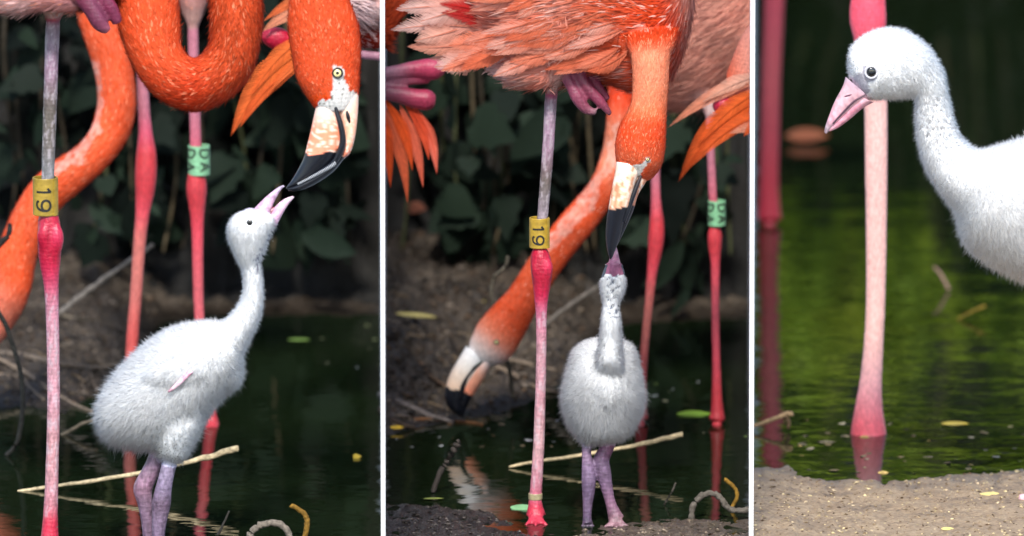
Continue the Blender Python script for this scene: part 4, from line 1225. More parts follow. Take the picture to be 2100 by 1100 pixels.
# the front-facing chick
K2 = Bird('flamingo_chick', 'fluffy white flamingo chick facing the camera, throat stretched up under a bill', 'chick', (1230, 1075, 0), gy(1076))
K2.add(
    rib([(1198, 912, 1216, 914, -10, 14, DW, .9, 14), (1180, 894, 1278, 901, -5, 55, DW, .9, 16), (1160, 862, 1308, 870, 0, 80, DW, .9, 17), (1150, 818, 1323, 824, 0, 95, DW, .9, 17), (1156, 778, 1319, 782, 0, 98, DW, .9, 16), (1164, 748, 1313, 750, 10, 92, DW, .9, 15), (1173, 720, 1304, 717, 20, 76, DW, .9, 14), (1196, 700, 1286, 699, 25, 50, DW, .9, 12), (1226, 692, 1260, 692, 25, 16, DW, .9, 10)], seg=30),
    # full crop
    rib([(1196, 780, 1206, 806, -50, 12, DW, .9, 14), (1208, 758, 1216, 840, -52, 36, DW, .9, 14), (1242, 742, 1244, 862, -55, 48, DW, .9, 15), (1272, 756, 1280, 842, -52, 38, DW, .9, 14), (1290, 782, 1298, 808, -50, 12, DW, .9, 14)], seg=18),
    rib([(1205, 905, 1218, 905, -10, 12, DW, .9, 12), (1188, 880, 1232, 880, -22, 32, DW, .9, 15), (1178, 845, 1240, 845, -24, 50, DW, .9, 15)], seg=16),
    rib([(1238, 908, 1262, 908, -10, 14, DW, .9, 12), (1228, 880, 1290, 882, -22, 34, DW, .9, 15), (1232, 845, 1306, 848, -20, 54, DW, .9, 15)], seg=16),
    rib([(1224, 752, 1276, 752, -58, 18, DW, .9, 18), (1222, 728, 1279, 728, -68, 32, DW, .9, 16), (1227, 690, 1277, 690, -72, 30, DW, .9, 11), (1231, 652, 1275, 652, -76, 24, DW, .9, 7), (1234, 624, 1272, 625, -72, 22, DW, .9, 6), (1229, 596, 1283, 598, -72, 27, DW, .9, 7), (1229, 574, 1286, 575, -72, 30, DW, .9, 7), (1236, 552, 1282, 553, -74, 28, DW, .9, 5), (1246, 538, 1274, 539, -76, 18, DW, .9, 3)], seg=24),
    rib([(1215, 780, 1285, 780, -60, 24, DW, .9, 10), (1222, 742, 1278, 742, -80, 34, DW, .9, 9), (1228, 700, 1275, 700, -70, 34, DW, .9, 9)], seg=18),
    tube([(1204, 900, -10, 11, (180, 160, 196), .5, 0), (1203, 930, -10, 10, (178, 156, 194), .45, 0), (1205, 958, -10, 12.5, (158, 138, 180), .42, 0), (1207, 982, -10, 15, (150, 132, 172), .42, 0), (1207, 1005, -10, 14, (128, 112, 150), .42, 0), (1205, 1035, -10, 10.5, (140, 122, 160), .45, 0), (1204, 1062, -10, 9.5, (120, 104, 140), .45, 0), (1205, 1074, -10, 12, (112, 98, 126), .45, 0)]),
    tube([(1252, 895, 0, 16, (170, 110, 150), .5, 0), (1243, 922, 0, 15, (160, 112, 150), .45, 0), (1233, 945, 0, 17, (130, 108, 145), .42, 0), (1237, 970, 0, 17, (136, 116, 152), .42, 0), (1243, 995, 0, 13.5, (150, 126, 165), .42, 0), (1251, 1028, 0, 11, (166, 130, 165), .45, 0), (1259, 1052, 0, 14, (160, 124, 150), .45, 0), (1264, 1066, 0, 18, (176, 140, 156), .45, 0)]),
    *foot(1205, 1081, 11, (112, 98, 126), 30), *foot(1264, 1076, 16, (176, 140, 156), 34),
)
def paint_k2(p, c):
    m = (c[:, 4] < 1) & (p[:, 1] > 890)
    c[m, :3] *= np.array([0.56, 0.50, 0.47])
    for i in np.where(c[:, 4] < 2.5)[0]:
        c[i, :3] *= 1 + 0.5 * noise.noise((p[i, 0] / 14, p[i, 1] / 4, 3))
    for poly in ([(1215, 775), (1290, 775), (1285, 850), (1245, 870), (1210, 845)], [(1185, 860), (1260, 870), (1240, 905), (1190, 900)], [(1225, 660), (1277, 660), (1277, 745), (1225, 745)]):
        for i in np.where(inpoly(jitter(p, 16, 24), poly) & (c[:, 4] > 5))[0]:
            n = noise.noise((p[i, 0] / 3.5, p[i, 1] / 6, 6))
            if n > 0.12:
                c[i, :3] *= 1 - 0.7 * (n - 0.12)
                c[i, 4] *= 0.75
    m = inpoly(jitter(p, 3, 5), [(1243, 536), (1276, 536), (1281, 562), (1258, 568), (1240, 560)])
    c[m, :3] = lin((150, 92, 118))
    c[m, 4] = 0
    for x in (1239, 1281):
        m = (np.abs(p[:, 0] - x - (p[:, 1] - 555) * (-0.3 if x < 1260 else 0.3)) < 4) & (p[:, 1] > 543) & (p[:, 1] < 570)
        c[m, :3] = lin((74, 84, 96))
        c[m, 4] = 0
    m = (np.abs(p[:, 0] - 1257) < 14) & (p[:, 1] > 565) & (p[:, 1] < 655)
    for i in np.where(m)[0]:
        n = noise.noise((p[i, 0] / 9, p[i, 1] / 4.5, 8))
        if n > 0.2:
            c[i, :3] = lin((140, 146, 158))
            c[i, 4] = 4
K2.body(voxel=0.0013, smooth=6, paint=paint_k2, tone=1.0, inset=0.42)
downy(K2, 80000, 0.75, 0.8, True)
K2.part('bill', rib([(1246, 545, 1274, 545, -80, 18, (160, 100, 128), .4, 0), (1250, 530, 1270, 530, -84, 13, (196, 132, 160), .4, 0), (1254, 518, 1267, 516, -90, 8, (206, 156, 180), .4, 0), (1258, 508, 1264, 506, -96, 3, (206, 166, 186), .4, 0)], seg=14), paint=bill_edge())

# ================================================================== BAY 3: close view of an older chick
Y3 = gy(1055)
PL = (240, 186, 178)
E3 = Bird('flamingo', 'pale pink flamingo leg with flared foot standing in green water behind the chick head', 'flamingo', (1781, 890, 0), gy(890))
E3.add(
    rib([(1600, -420, 1600, -330, 40, 40, PKO, .8, 0), (1680, -520, 1680, -250, 40, 110, PKO, .8, 0), (1800, -540, 1800, -220, 40, 130, PKO, .8, 0), (1950, -480, 1950, -260, 40, 90, PKO, .8, 0), (2020, -420, 2020, -360, 40, 20, PKO, .8, 0)]),
    tube([(1790, -240, 0, 40, PKO, .6, 0), (1784, -130, 0, 27, (240, 130, 140), .5, 0), (1780, -50, 0, 30, (236, 92, 112), .42, 0), (1780, 0, 0, 36, (236, 86, 108), .4, 0), (1780, 40, 0, 38, (236, 86, 108), .4, 0), (1784, 80, 0, 33, (238, 100, 118), .42, 0), (1791, 150, 0, 27, (240, 140, 146), .45, 0), (1796, 220, 0, 24.5, PL, .45, 0), (1797, 340, 0, 23.5, PL, .45, 0), (1797, 480, 0, 22, PL, .45, 0), (1796, 600, 0, 20.5, PL, .45, 0), (1792, 700, 0, 20.5, PL, .45, 0), (1786, 780, 0, 23, (240, 172, 174), .45, 0), (1782, 830, 0, 28, (238, 138, 146), .42, 0), (1781, 868, 0, 34, (232, 104, 116), .4, 0), (1781, 888, 0, 37, (226, 96, 108), .4, 0), (1781, 912, 0, 38, (226, 96, 108), .4, 0)], seg=24, flat=0.8),
    *foot(1781, 892, 34, (226, 96, 108), 60, spread=0.6, sink=24),
)
E3.body(voxel=0.0024, tone=0.86)
F3 = Bird('flamingo', 'dark red flamingo leg beside the partition, far out in the green water', 'flamingo', (1576, 460, 0), gy(460), clip=[(1547.5, -1)])
DR = (158, 46, 62)
F3.add(
    rib([(1560, -400, 1560, -340, 40, 30, PKO, .8, 0), (1640, -460, 1640, -260, 40, 90, PKO, .8, 0), (1760, -440, 1760, -280, 40, 80, PKO, .8, 0), (1820, -390, 1820, -350, 40, 20, PKO, .8, 0)]),
    tube([(1600, -280, 0, 30, PKO, .6, 0), (1592, -120, 0, 21, DR, .5, 0), (1588, 0, 0, 21, (164, 56, 72), .5, 0), (1582, 150, 0, 20, (166, 66, 74), .5, 0), (1579, 280, 0, 19.5, (164, 52, 64), .48, 0), (1577, 380, 0, 20, (170, 36, 52), .46, 0), (1577, 430, 0, 23, (172, 28, 48), .45, 0), (1577, 452, 0, 26, (172, 28, 48), .45, 0)], seg=20),
    *foot(1577, 460, 23, (172, 28, 48), 40, spread=0.5, sink=14),
)
F3.body(voxel=0.002)
K3 = Bird('flamingo_chick', 'white downy flamingo chick with pink bill hanging its head, cut off by the right edge', 'chick', (2230, 1055, 0), Y3)
K3.add(
    rib([(1737, 148, 1748, 178, 0, 14, DW, .9, 8), (1742, 96, 1780, 205, 0, 50, DW, .9, 9), (1790, 60, 1812, 206, 0, 66, DW, .9, 11), (1846, 56, 1846, 205, 0, 68, DW, .9, 12), (1900, 88, 1872, 203, 0, 60, DW, .9, 13), (1936, 142, 1875, 214, 0, 48, DW, .9, 12), (1948, 195, 1874, 238, 0, 42, DW, .9, 12), (1958, 238, 1878, 285, 0, 43, DW, .9, 12), (1974, 278, 1894, 344, 0, 50, DW, .9, 13), (2008, 304, 1924, 394, 0, 68, DW, .9, 15), (2060, 292, 1957, 440, 0, 98, DW, .9, 18), (2125, 274, 1978, 505, 0, 130, DW, .9, 20), (2200, 262, 2050, 558, 0, 150, DW, .9, 20), (2300, 280, 2160, 600, 0, 160, DW, .9, 20), (2390, 340, 2290, 610, 0, 120, DW, .9, 20), (2440, 430, 2370, 600, 0, 50, DW, .9, 20)], sub=7, seg=32),
    tube([(2210, 600, -20, 40, DW, .8, 16), (2215, 700, -20, 24, (200, 170, 190), .5, 0), (2205, 800, -20, 24, (190, 160, 180), .5, 0), (2212, 920, -20, 17, (200, 160, 180), .5, 0), (2210, 1035, -20, 20, (214, 170, 180), .5, 0)]),
    tube([(2270, 600, 40, 40, DW, .8, 16), (2275, 700, 40, 24, (200, 170, 190), .5, 0), (2265, 800, 40, 24, (190, 160, 180), .5, 0), (2272, 920, 40, 17, (200, 160, 180), .5, 0), (2270, 1035, 40, 20, (214, 170, 180), .5, 0)]),
    *foot(2210, 1050, 22, (220, 176, 184), 80), *foot(2270, 1042, 22, (220, 176, 184), 80),
    tube([(2200, 1040, -30, 14, (222, 180, 186), .5, 0), (2130, 1026, -34, 13, (222, 180, 186), .5, 0), (2088, 1022, -36, 9, (222, 180, 186), .5, 0)]),
)
def paint_k3(p, c):
    q = jitter(p, 6, 9)
    m = inpoly(q, [(1738, 165), (1762, 150), (1775, 135), (1798, 140), (1802, 160), (1780, 172), (1784, 188), (1772, 196), (1750, 178)])
    c[m, :3] = c[m, :3] * 0.3 + lin((128, 122, 142)) * 0.7
    c[m, 4] = 2
    # creased bare rings at the top of the neck
    m = inpoly(q, [(1880, 210), (1930, 190), (1955, 240), (1975, 300), (1930, 320), (1890, 275)])
    for i in np.where(m)[0]:
        if noise.noise((p[i, 0] / 9, p[i, 1] / 5, 8)) > 0.22:
            c[i, :3] = lin((176, 174, 176))
            c[i, 4] = 5
K3.body(voxel=0.0022, smooth=4, paint=paint_k3, tone=1.0, inset=0.42)
downy(K3, 85000, 1.05, 0.75, False)
pk3 = (214, 166, 174)
K3.part('upper_bill', rib([(1734, 158, 1782, 198, 0, 30, (196, 170, 186), .45, 0), (1728, 178, 1778, 212, 0, 28, pk3, .42, 0), (1712, 208, 1750, 230, 0, 21, pk3, .4, 0), (1700, 238, 1724, 250, 0, 14, (226, 164, 178), .38, 0), (1693, 258, 1706, 264, 0, 8, (176, 150, 160), .38, 0), (1690, 271, 1695, 275, 0, 3, (120, 104, 114), .38, 0)], sub=8, seg=20), paint=bill_edge((140, 110, 126)))
K3.part('lower_bill', rib([(1762, 198, 1792, 210, 0, 24, pk3, .42, 0), (1742, 214, 1770, 222, 0, 20, (226, 150, 168), .42, 0), (1724, 236, 1744, 244, 0, 14, (224, 146, 164), .4, 0), (1706, 256, 1720, 262, 0, 9, (220, 150, 166), .38, 0), (1697, 268, 1702, 270, 0, 3, (200, 150, 160), .38, 0)], sub=8, seg=18), paint=bill_edge((150, 100, 120)))
K3.part('mouth_line', tube([(1776, 194, -26, 1.5, (96, 70, 84), .4, 0), (1752, 208, -26, 2.2, (84, 60, 74), .4, 0), (1728, 232, -19, 2.2, (84, 60, 74), .4, 0), (1708, 254, -12, 1.8, (84, 60, 74), .4, 0)], seg=7))
K3.part('nostril', tube([(1732, 198, -22, 1, (110, 80, 96), .4, 0), (1742, 196, -24, 2.4, (96, 66, 82), .4, 0), (1752, 192, -26, 1, (110, 80, 96), .4, 0)], seg=7))
K3.eye(1787, 148, 11, 'iris_dark', 'mauve', 0.85)

# ================================================================== plants, roots, sticks, leaves
def ray(px, py):
    return Vector(CAM), Vector(unit(W([[px, py, 0]], 0.0)[0] - CAM))

def on_bank(px, py, bvh, lift=0.0):
    o, d = ray(px, py)
    h = bvh.ray_cast(o, d)
    p = h[0] if h[0] is not None else Vector(W([[px, py, 0]], gy(py))[0])
    if p.z < 0:
        p = Vector(W([[px, py, 0]], gy(py))[0])
    return np.array(p) + np.array([0, -lift * 0.3, lift])

def wtube(name, pts, radii, c, label=None, cat=None, rough=0.8, sub=6, seg=8, knots=0.12, parent=None, group=None, mat='wood'):
    """a woody stem through world points, with uneven girth"""
    A = catmull(np.hstack([np.asarray(pts, float), np.asarray(radii, float)[:, None]]), sub)
    Cn = A[:, :3].copy()
    sd_ = rng.random() * 50
    for i in range(1, len(Cn) - 1):
        Cn[i] += np.array(noise.noise_vector((i * 0.45, sd_, 0))) * A[i, 3] * 0.35
    T = unit(np.gradient(Cn, axis=0))
    ref = np.where(np.abs(T[:, 2:3]) > 0.85, np.array([[1.0, 0, 0]]), np.array([[0, 0, 1.0]]))
    a = unit(np.cross(T, ref))
    b = np.cross(T, a)
    r = A[:, 3:4] * np.array([[1 + knots * 2 * noise.noise((i * 0.8, sd_, 3))] for i in range(len(A))])
    cl = np.tile([*lin(c), rough, 0.0], (len(A), 1))
    for i in range(len(A)):
        cl[i, :3] *= 1 + 0.35 * noise.noise((i * 0.6, sd_, 9))
    v, f, cc, _ = rings(Cn, a * r, b * r, cl, seg)
    base = np.array(pts[0], float)
    o = link(name, mesh_np(name, v - (base if parent is None else 0), f, mat, cc[:, :4]), parent, base if parent is None else None)
    if label:
        tag(o, label, cat, group)
    return o

def px_path(P, y):
    return [W([[a, b, 0]], y)[0] for a, b in P]

RT = (108, 96, 84)
def root(P, r, label, bvh, c=RT):
    pts = [on_bank(a, b, bvh, r * S * 0.4) for a, b in P]
    wtube('root', pts, [r * S * (1 - 0.35 * i / (len(P) - 1)) for i in range(len(P))], c, label, 'root')

root([(-20, 724), (60, 735), (130, 750), (200, 758), (244, 750)], 7.5, 'thickest grey root running level along the bank left of the side-on chick', bvh1)
root([(-20, 730), (50, 765), (100, 800), (150, 830), (192, 846)], 5, 'grey root slanting down the bank to the water behind the banded leg', bvh1, (120, 106, 92))
root([(-20, 770), (40, 775), (60, 795), (90, 822)], 4, 'thin hooked grey root low on the bank left of the banded leg', bvh1)
root([(150, 756), (165, 780), (178, 815)], 3, 'fine rootlet hanging from the thick level root beside the banded leg', bvh1, (88, 78, 68))
root([(182, 760), (194, 790), (204, 822)], 3, 'fine rootlet hanging mid-way along the thick level root', bvh1, (88, 78, 68))
root([(205, 758), (222, 782), (232, 800)], 2.6, 'fine rootlet at the end of the thick level root by the chick tail', bvh1, (88, 78, 68))
root([(100, 640), (160, 655), (230, 665), (300, 672)], 4, 'pale twig lying flat on top of the bank behind the side-on chick', bvh1, (96, 88, 76))

rr_ = random.Random(12)
for k in range(9):
    x, y = rr_.uniform(-10, 200), rr_.uniform(690, 810)
    L_ = rr_.uniform(40, 110)
    root([(x, y), (x + L_ * 0.35, y + rr_.uniform(-4, 14)), (x + L_ * 0.7, y + rr_.uniform(0, 26)), (x + L_, y + rr_.uniform(6, 34))], rr_.uniform(1.6, 3), 'thin tangled rootlet lying on the dark bank left of the side-on chick', bvh1, rr_.choice([(92, 80, 66), (120, 104, 84), (70, 62, 52)]))
    bpy.context.scene.collection.objects[-1]['group'] = 'rootlets on the bank'
for k in range(10):
    x, y = rr_.uniform(800, 1080), rr_.uniform(600, 840)
    L_ = rr_.uniform(30, 100)
    root([(x, y), (x + L_ * 0.35, y + rr_.uniform(-4, 12)), (x + L_ * 0.7, y + rr_.uniform(0, 22)), (x + L_, y + rr_.uniform(6, 30))], rr_.uniform(1.6, 3.2), 'thin tangled rootlet lying on the muddy bank around the drinking flamingo head', bvh2, rr_.choice([(92, 80, 66), (124, 106, 84), (70, 62, 52)]))
    bpy.context.scene.collection.objects[-1]['group'] = 'rootlets by the drinking head'

def stick(name, P, y, r0, r1, c, label, cat='stick', knots=0.12, group=None):
    n = len(P)
    return wtube(name, px_path(P, y), [S * (r0 + (r1 - r0) * i / (n - 1)) for i in range(n)], c, label, cat, knots=knots, group=group)
BE = (196, 178, 142)
stick('stick', [(36, 1008), (120, 996), (200, 985), (300, 968), (400, 945), (440, 934), (488, 920)], gy(1007), 3, 7, BE, 'long pale cut stick rising from the water behind the side-on chick')
stick('branch', [(100, 660), (150, 620), (200, 582), (260, 540), (314, 502)], gy(760), 7, 5, (104, 98, 92), 'straight grey branch leaning up behind the salmon legs of the side-on chick bay', 'branch')
stick('vine', [(-20, 610), (8, 660), (28, 715), (44, 775), (46, 840), (36, 905), (12, 935)], gy(935), 5, 5, (58, 56, 50), 'dark thin vine hanging into the water left of the gold banded leg', 'vine')
stick('twig', [(-12, 512), (6, 494), (18, 480), (21, 461)], 0.4, 7, 5, (40, 36, 34), 'short dark hooked twig in front of the sweeping orange neck', 'twig')
stick('twig', [(126, 892), (150, 880), (170, 868), (200, 862)], gy(892), 2.5, 4, (130, 116, 96), 'small bent twig in the water by the tail of the side-on chick', 'twig')
stick('root', [(508, 1122), (514, 1096), (530, 1080), (552, 1073), (576, 1076), (592, 1096), (600, 1122)], gy(1118), 7, 7, (116, 108, 98), 'knobbly grey root arching out of the water in front of the plain pond', 'root', knots=0.3)
stick('stem', [(596, 1036), (614, 1046), (627, 1060), (630, 1078), (622, 1112)], gy(1108), 5, 6, (122, 92, 36), 'curved mustard brown stem beside the knobbly arching root', 'stem')
stick('twig', [(470, 1048), (458, 1075), (446, 1098)], gy(1098), 2, 3, (70, 66, 60), 'fine dark twig poking from the water near the arching root', 'twig')

stick('stick', [(1044, 958), (1100, 947), (1180, 936), (1260, 922), (1330, 908), (1372, 898), (1400, 891)], gy(960), 2.5, 6, BE, 'long pale cut stick rising from the water behind the front-facing chick')
stick('branch', [(1110, 672), (1150, 640), (1190, 612), (1235, 582)], gy(760), 5, 4, (104, 98, 92), 'straight grey branch leaning behind the neck of the front-facing chick', 'branch')
stick('vine', [(1042, 526), (1036, 548), (1014, 568), (1008, 600), (1014, 650), (1026, 700), (1044, 756), (1052, 815)], gy(815) - 0.12, 4, 4.5, (78, 74, 64), 'grey vine hanging in front of the drinking flamingo face', 'vine')
stick('stick', [(888, 1010), (898, 980), (915, 950), (932, 922), (941, 908)], gy(1012), 5, 8, (64, 58, 54), 'dark stub of a stick poking out of the water beside the mirrored head')
stick('root', [(1418, 1072), (1420, 1042), (1434, 1020), (1456, 1012), (1476, 1020), (1490, 1040), (1510, 1048), (1545, 1044)], gy(1066), 6.5, 6, (96, 90, 82), 'knobbly grey root arching over the mud below the green banded leg', 'root', knots=0.3)
stick('stem', [(1486, 984), (1500, 994), (1510, 1008), (1510, 1026), (1498, 1046)], gy(1046), 4, 4, (140, 106, 40), 'curved mustard stem beside the root under the green banded leg', 'stem')
stick('twig', [(1386, 990), (1376, 1012), (1362, 1036)], gy(1036), 2, 3, (70, 66, 60), 'fine dark twig poking from the water near the long pale stick end', 'twig')
root([(1034, 738), (1080, 748), (1140, 762)], 6, 'grey root on the bank between the drinking head and the chick', bvh2)
root([(1010, 750), (1050, 768), (1095, 795), (1150, 808)], 5, 'long thin root running down to the water beside the gold banded leg', bvh2, (120, 106, 92))
root([(780, 812), (830, 832), (880, 855), (930, 868)], 8, 'thick pale root at the waterline below the dangling orange feathers', bvh2, (112, 104, 100))
root([(860, 745), (885, 775), (915, 795)], 6, 'short brown stick on the mud above the drinking bill', bvh2, (104, 84, 66))
root([(850, 862), (900, 862), (960, 868), (990, 872)], 4, 'reddish stick floating at the shore under the drinking bill', bvh2, (120, 84, 56))
root([(780, 842), (810, 868), (850, 880)], 7, 'muddy brown stump of wood at the shore by the partition', bvh2, (72, 60, 50))

stick('stick', [(1540, 876), (1580, 862), (1612, 850), (1626, 848)], gy(884), 4, 6, (150, 124, 92), 'forked tan stick at the partition in the green water')
stick('twig', [(1612, 852), (1618, 868), (1616, 880)], gy(884), 5, 3, (96, 76, 54), 'short upright prong of broken twig beside the forked tan stick', 'twig')
stick('twig', [(1916, 548), (1930, 565), (1946, 594)], gy(596), 2.5, 4, (150, 120, 108), 'tiny pinkish twig slanting out of the green water right of the leg', 'twig')
stick('twig', [(1964, 655), (1988, 642), (2020, 628)], gy(656), 2, 3, (150, 124, 50), 'thin yellowish stalk slanting out of the green water below the chick breast', 'twig')

# leaves
def leaf_mesh(name, mat, kind='ivy', curl=0.2):
    """one leaf, tip towards -Z, 1 unit long, cupped, with a folded midrib"""
    if kind == 'ivy':
        half = [(0.0, 0.06), (0.22, 0.14), (0.43, 0.02), (0.50, -0.2), (0.36, -0.34), (0.40, -0.52), (0.22, -0.66), (0.12, -0.85), (0.0, -1.0)]
    elif kind == 'heart':
        half = [(0.0, 0.0), (0.16, 0.12), (0.34, 0.08), (0.46, -0.12), (0.45, -0.36), (0.32, -0.62), (0.14, -0.86), (0.0, -1.0)]
    else:
        half = [(0.0, 0.02), (0.09, -0.06), (0.19, -0.25), (0.22, -0.45), (0.18, -0.68), (0.08, -0.88), (0.0, -1.0)]
    v, f = [], []
    n = len(half)
    for s in (-1, 1):
        k = len(v)
        for x, z in half:
            v.append((s * x, curl * (x * x * 1.6 + (z + 0.5) ** 2 * 0.5), z))
        for x, z in half:
            v.append((0, curl * ((z + 0.5) ** 2 * 0.5) + 0.05 * (1 if abs(x) > 0.02 else 0), z))
        for i in range(n - 1):
            q = (k + i, k + i + 1, k + n + i + 1, k + n + i)
            f.append(q if s > 0 else q[::-1])
    me = mesh_np(name, v, f, mat)
    bm = bmesh.new()
    bm.from_mesh(me)
    bmesh.ops.remove_doubles(bm, verts=bm.verts, dist=1e-4)
    bm.to_mesh(me)
    bm.free()
    return me
LEAF = {k: leaf_mesh('leaf', 'ivy', k, c) for k, c in (('ivy', 0.35), ('heart', 0.45), ('lance', 0.3))}

def hedge(label, spots, back_px, y_face, stuffn, top):
    """ivy hanging over the bank: single leaves in view, the deep leaf mass behind and above them, and bare stems"""
    root_ = empty('ivy', (xw(sum(back_px) / 2, y_face), y_face, 0.1))
    tag(root_, label, 'ivy')
    rl = np.array(root_.location)
    for (x, y, s, dy) in spots:
        q_ = s * random.choice([0.5, 0.8, 1.0, 1.3, 1.6])
        x = min(max(x, back_px[0] + q_), back_px[1] - q_)
        p = W([[x, y, 0]], y_face + dy)[0]
        o = link('leaf', LEAF[random.choice(['ivy', 'heart', 'ivy', 'lance'])], root_)
        o.location = p - rl
        k = q_ * S
        o.scale = (k * random.uniform(0.6, 1.2), k * random.uniform(0.5, 1.8), k)
        o.rotation_euler = (math.radians(random.uniform(-75, 35)), math.radians(random.uniform(-75, 75)), math.radians(random.uniform(-70, 70)))
    lv = np.array([v.co for v in LEAF['heart'].vertices])
    lf = [tuple(p.vertices) for p in LEAF['heart'].polygons]
    V_, F_ = [], []
    for i in range(stuffn):
        x = random.uniform(*back_px)
        z = random.uniform(0.06, top)
        y = y_face + 0.05 + random.uniform(0, 0.16) + 0.05 * noise.noise((x / 60, z * 9, 1))
        x = min(max(x, back_px[0] + 75), back_px[1] - 75)
        k = S * random.uniform(40, 85)
        R = Matrix.Rotation(random.uniform(-0.7, 0.7), 3, 'Z') @ Matrix.Rotation(random.uniform(-0.6, 0.6), 3, 'Y') @ Matrix.Rotation(random.uniform(-0.7, 0.2), 3, 'X')
        q = (lv * k) @ np.array(R).T + np.array([xw(x, y), y, z]) - rl
        o = len(V_) * len(lv)
        V_.append(q)
        F_ += [tuple(a + o for a in t) for t in lf]
    st = link('foliage', mesh_np('foliage', np.vstack(V_), F_, 'ivy_shade'), root_)
    tag(st, kind='stuff')
    for i in range(24):
        x = random.uniform(back_px[0] + 30, back_px[1] - 30)
        pts = [np.array([xw(x + random.uniform(-25, 25), y_face), y_face - 0.04 + 0.06 * random.random(), z]) - rl for z in (0.62, 0.45, 0.3, 0.16, 0.07)]
        wtube('stem', pts, [0.003, 0.003, 0.0025, 0.002, 0.0016], random.choice([(52, 46, 36), (84, 74, 56), (66, 70, 44)]), parent=root_)
    return root_

def spots(zones):
    out = []
    for (x0, x1, y0, y1, n, s0, s1) in zones:
        for i in range(n):
            out.append((random.uniform(x0, x1), random.uniform(y0, y1), random.uniform(s0, s1), random.uniform(-0.10, 0.05)))
    return out
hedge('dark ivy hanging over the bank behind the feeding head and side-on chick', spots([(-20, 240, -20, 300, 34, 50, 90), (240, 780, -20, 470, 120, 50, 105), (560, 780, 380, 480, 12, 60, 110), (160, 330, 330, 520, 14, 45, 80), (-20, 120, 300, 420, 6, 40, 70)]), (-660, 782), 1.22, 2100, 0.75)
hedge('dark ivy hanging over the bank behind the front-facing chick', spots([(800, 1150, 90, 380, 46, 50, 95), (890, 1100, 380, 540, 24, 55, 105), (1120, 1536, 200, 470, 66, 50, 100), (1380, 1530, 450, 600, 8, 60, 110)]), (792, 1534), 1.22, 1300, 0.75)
hedge('dim ivy on the far bank across the green water behind the chick head', [], (1552, 2860), 3.68, 1900, 0.42)

def shrub(px, y, z0, z1, w, n, label, mat='shrub'):
    """a leafy shrub growing on the far bank: leaf clumps on branching stems"""
    bx = xw(px, y)
    r_ = empty('shrub', (bx, y, z0 - 0.1))
    tag(r_, label, 'shrub')
    rl = np.array(r_.location)
    lv = np.array([v.co for v in LEAF['heart'].vertices])
    lf = [tuple(p.vertices) for p in LEAF['heart'].polygons]
    V_, F_ = [], []
    tips = []
    for i in range(14):
        t = np.array([bx + random.uniform(-w, w) * S, y - random.uniform(0.0, 0.22), random.uniform(z0 + 0.03, z1)])
        tips.append(t)
        b = np.array([bx + random.uniform(-10, 10) * S, y, z0 - 0.08])
        wtube('stem', [b - rl, (b + t) / 2 - rl + [0, 0.03, 0.03], t - rl], [0.004, 0.003, 0.0015], (70, 62, 46), parent=r_)
    for i in range(n):
        t = tips[i % len(tips)]
        c_ = t + np.random.default_rng(i).normal(0, 0.018, 3)
        k = random.uniform(0.022, 0.045)
        R = Matrix.Rotation(random.uniform(-3, 3), 3, 'Z') @ Matrix.Rotation(random.uniform(-0.8, 0.8), 3, 'Y') @ Matrix.Rotation(random.uniform(-1.2, 0.6), 3, 'X')
        o = len(V_) * len(lv)
        V_.append((lv * k) @ np.array(R).T + c_ - rl)
        F_ += [tuple(a + o for a in t_) for t_ in lf]
    tag(link('foliage', mesh_np('foliage', np.vstack(V_), F_, mat), r_), kind='stuff')
shrub(1612, 3.72, 0.30, 0.42, 62, 260, 'bright green shrub mirrored in the water between the red and pink legs')
shrub(1838, 3.72, 0.29, 0.41, 34, 170, 'narrow green shrub mirrored in the water just right of the pink leg')
shrub(1700, 3.80, 0.42, 0.49, 170, 420, 'wide green shrub mirrored across the water either side of the pink leg')
shrub(2030, 3.80, 0.40, 0.48, 120, 300, 'green shrub mirrored in the water under the chick breast')
shrub(1650, 3.86, 0.57, 0.72, 150, 520, 'tall bright green shrub mirrored in the near water left of the flared foot')
shrub(1990, 3.86, 0.575, 0.72, 190, 560, 'tall bright green shrub mirrored in the near water right of the flared foot')

LEAFM = {}
def flat_leaf(px, py, wpx, c, label, y=None, bvh=None, ang=0.0, kind='lance', curl=0.1, lift=0.002, tilt=0.0, name='fallen_leaf', cat='leaf', group=None):
    """one fallen leaf lying on the water or the bank"""
    key = (kind, curl)
    me = leaf_mesh('fallen_leaf', 'flat', kind, curl)
    cl = np.tile([*lin(c), 0.6], (len(me.vertices), 1))
    for i, v in enumerate(me.vertices):
        cl[i, :3] *= 1 + 0.35 * noise.noise((v.co.x * 5 + px, v.co.z * 5, 0))
    a = me.color_attributes.new('Col', 'FLOAT_COLOR', 'POINT')
    a.data.foreach_set('color', cl.astype(np.float32).ravel())
    p = on_bank(px, py, bvh, lift) if bvh else (W([[px, py, 0]], gy(py))[0] + [0, 0, lift])
    o = link(name, me)
    o.location = p
    k = wpx * S
    o.scale = (k, k, k)
    # lay it down: leaf plane horizontal, long axis across the view, turned by ang
    o.rotation_euler = (Matrix.Rotation(ang, 3, 'Z') @ Matrix.Rotation(tilt, 3, 'X') @ Matrix.Rotation(math.radians(90), 3, 'Z') @ Matrix.Rotation(math.radians(-90), 3, 'X')).to_euler()
    tag(o, label, cat, group)
    return o
flat_leaf(992, 622, 46, (196, 176, 52), 'bright yellow leaf on the bank above the drinking flamingo head', bvh=bvh2, ang=0.5, tilt=0.6)
flat_leaf(812, 652, 104, (176, 164, 100), 'long pale olive leaf lying on the mud below the dangling feathers', bvh=bvh2, ang=-0.5, tilt=0.35, lift=0.006).scale.x *= 0.4
flat_leaf(830, 425, 70, (150, 92, 72), 'rusty brown leaf propped on the bank under the orange flight feathers', bvh=bvh2, ang=-0.8, tilt=0.9)
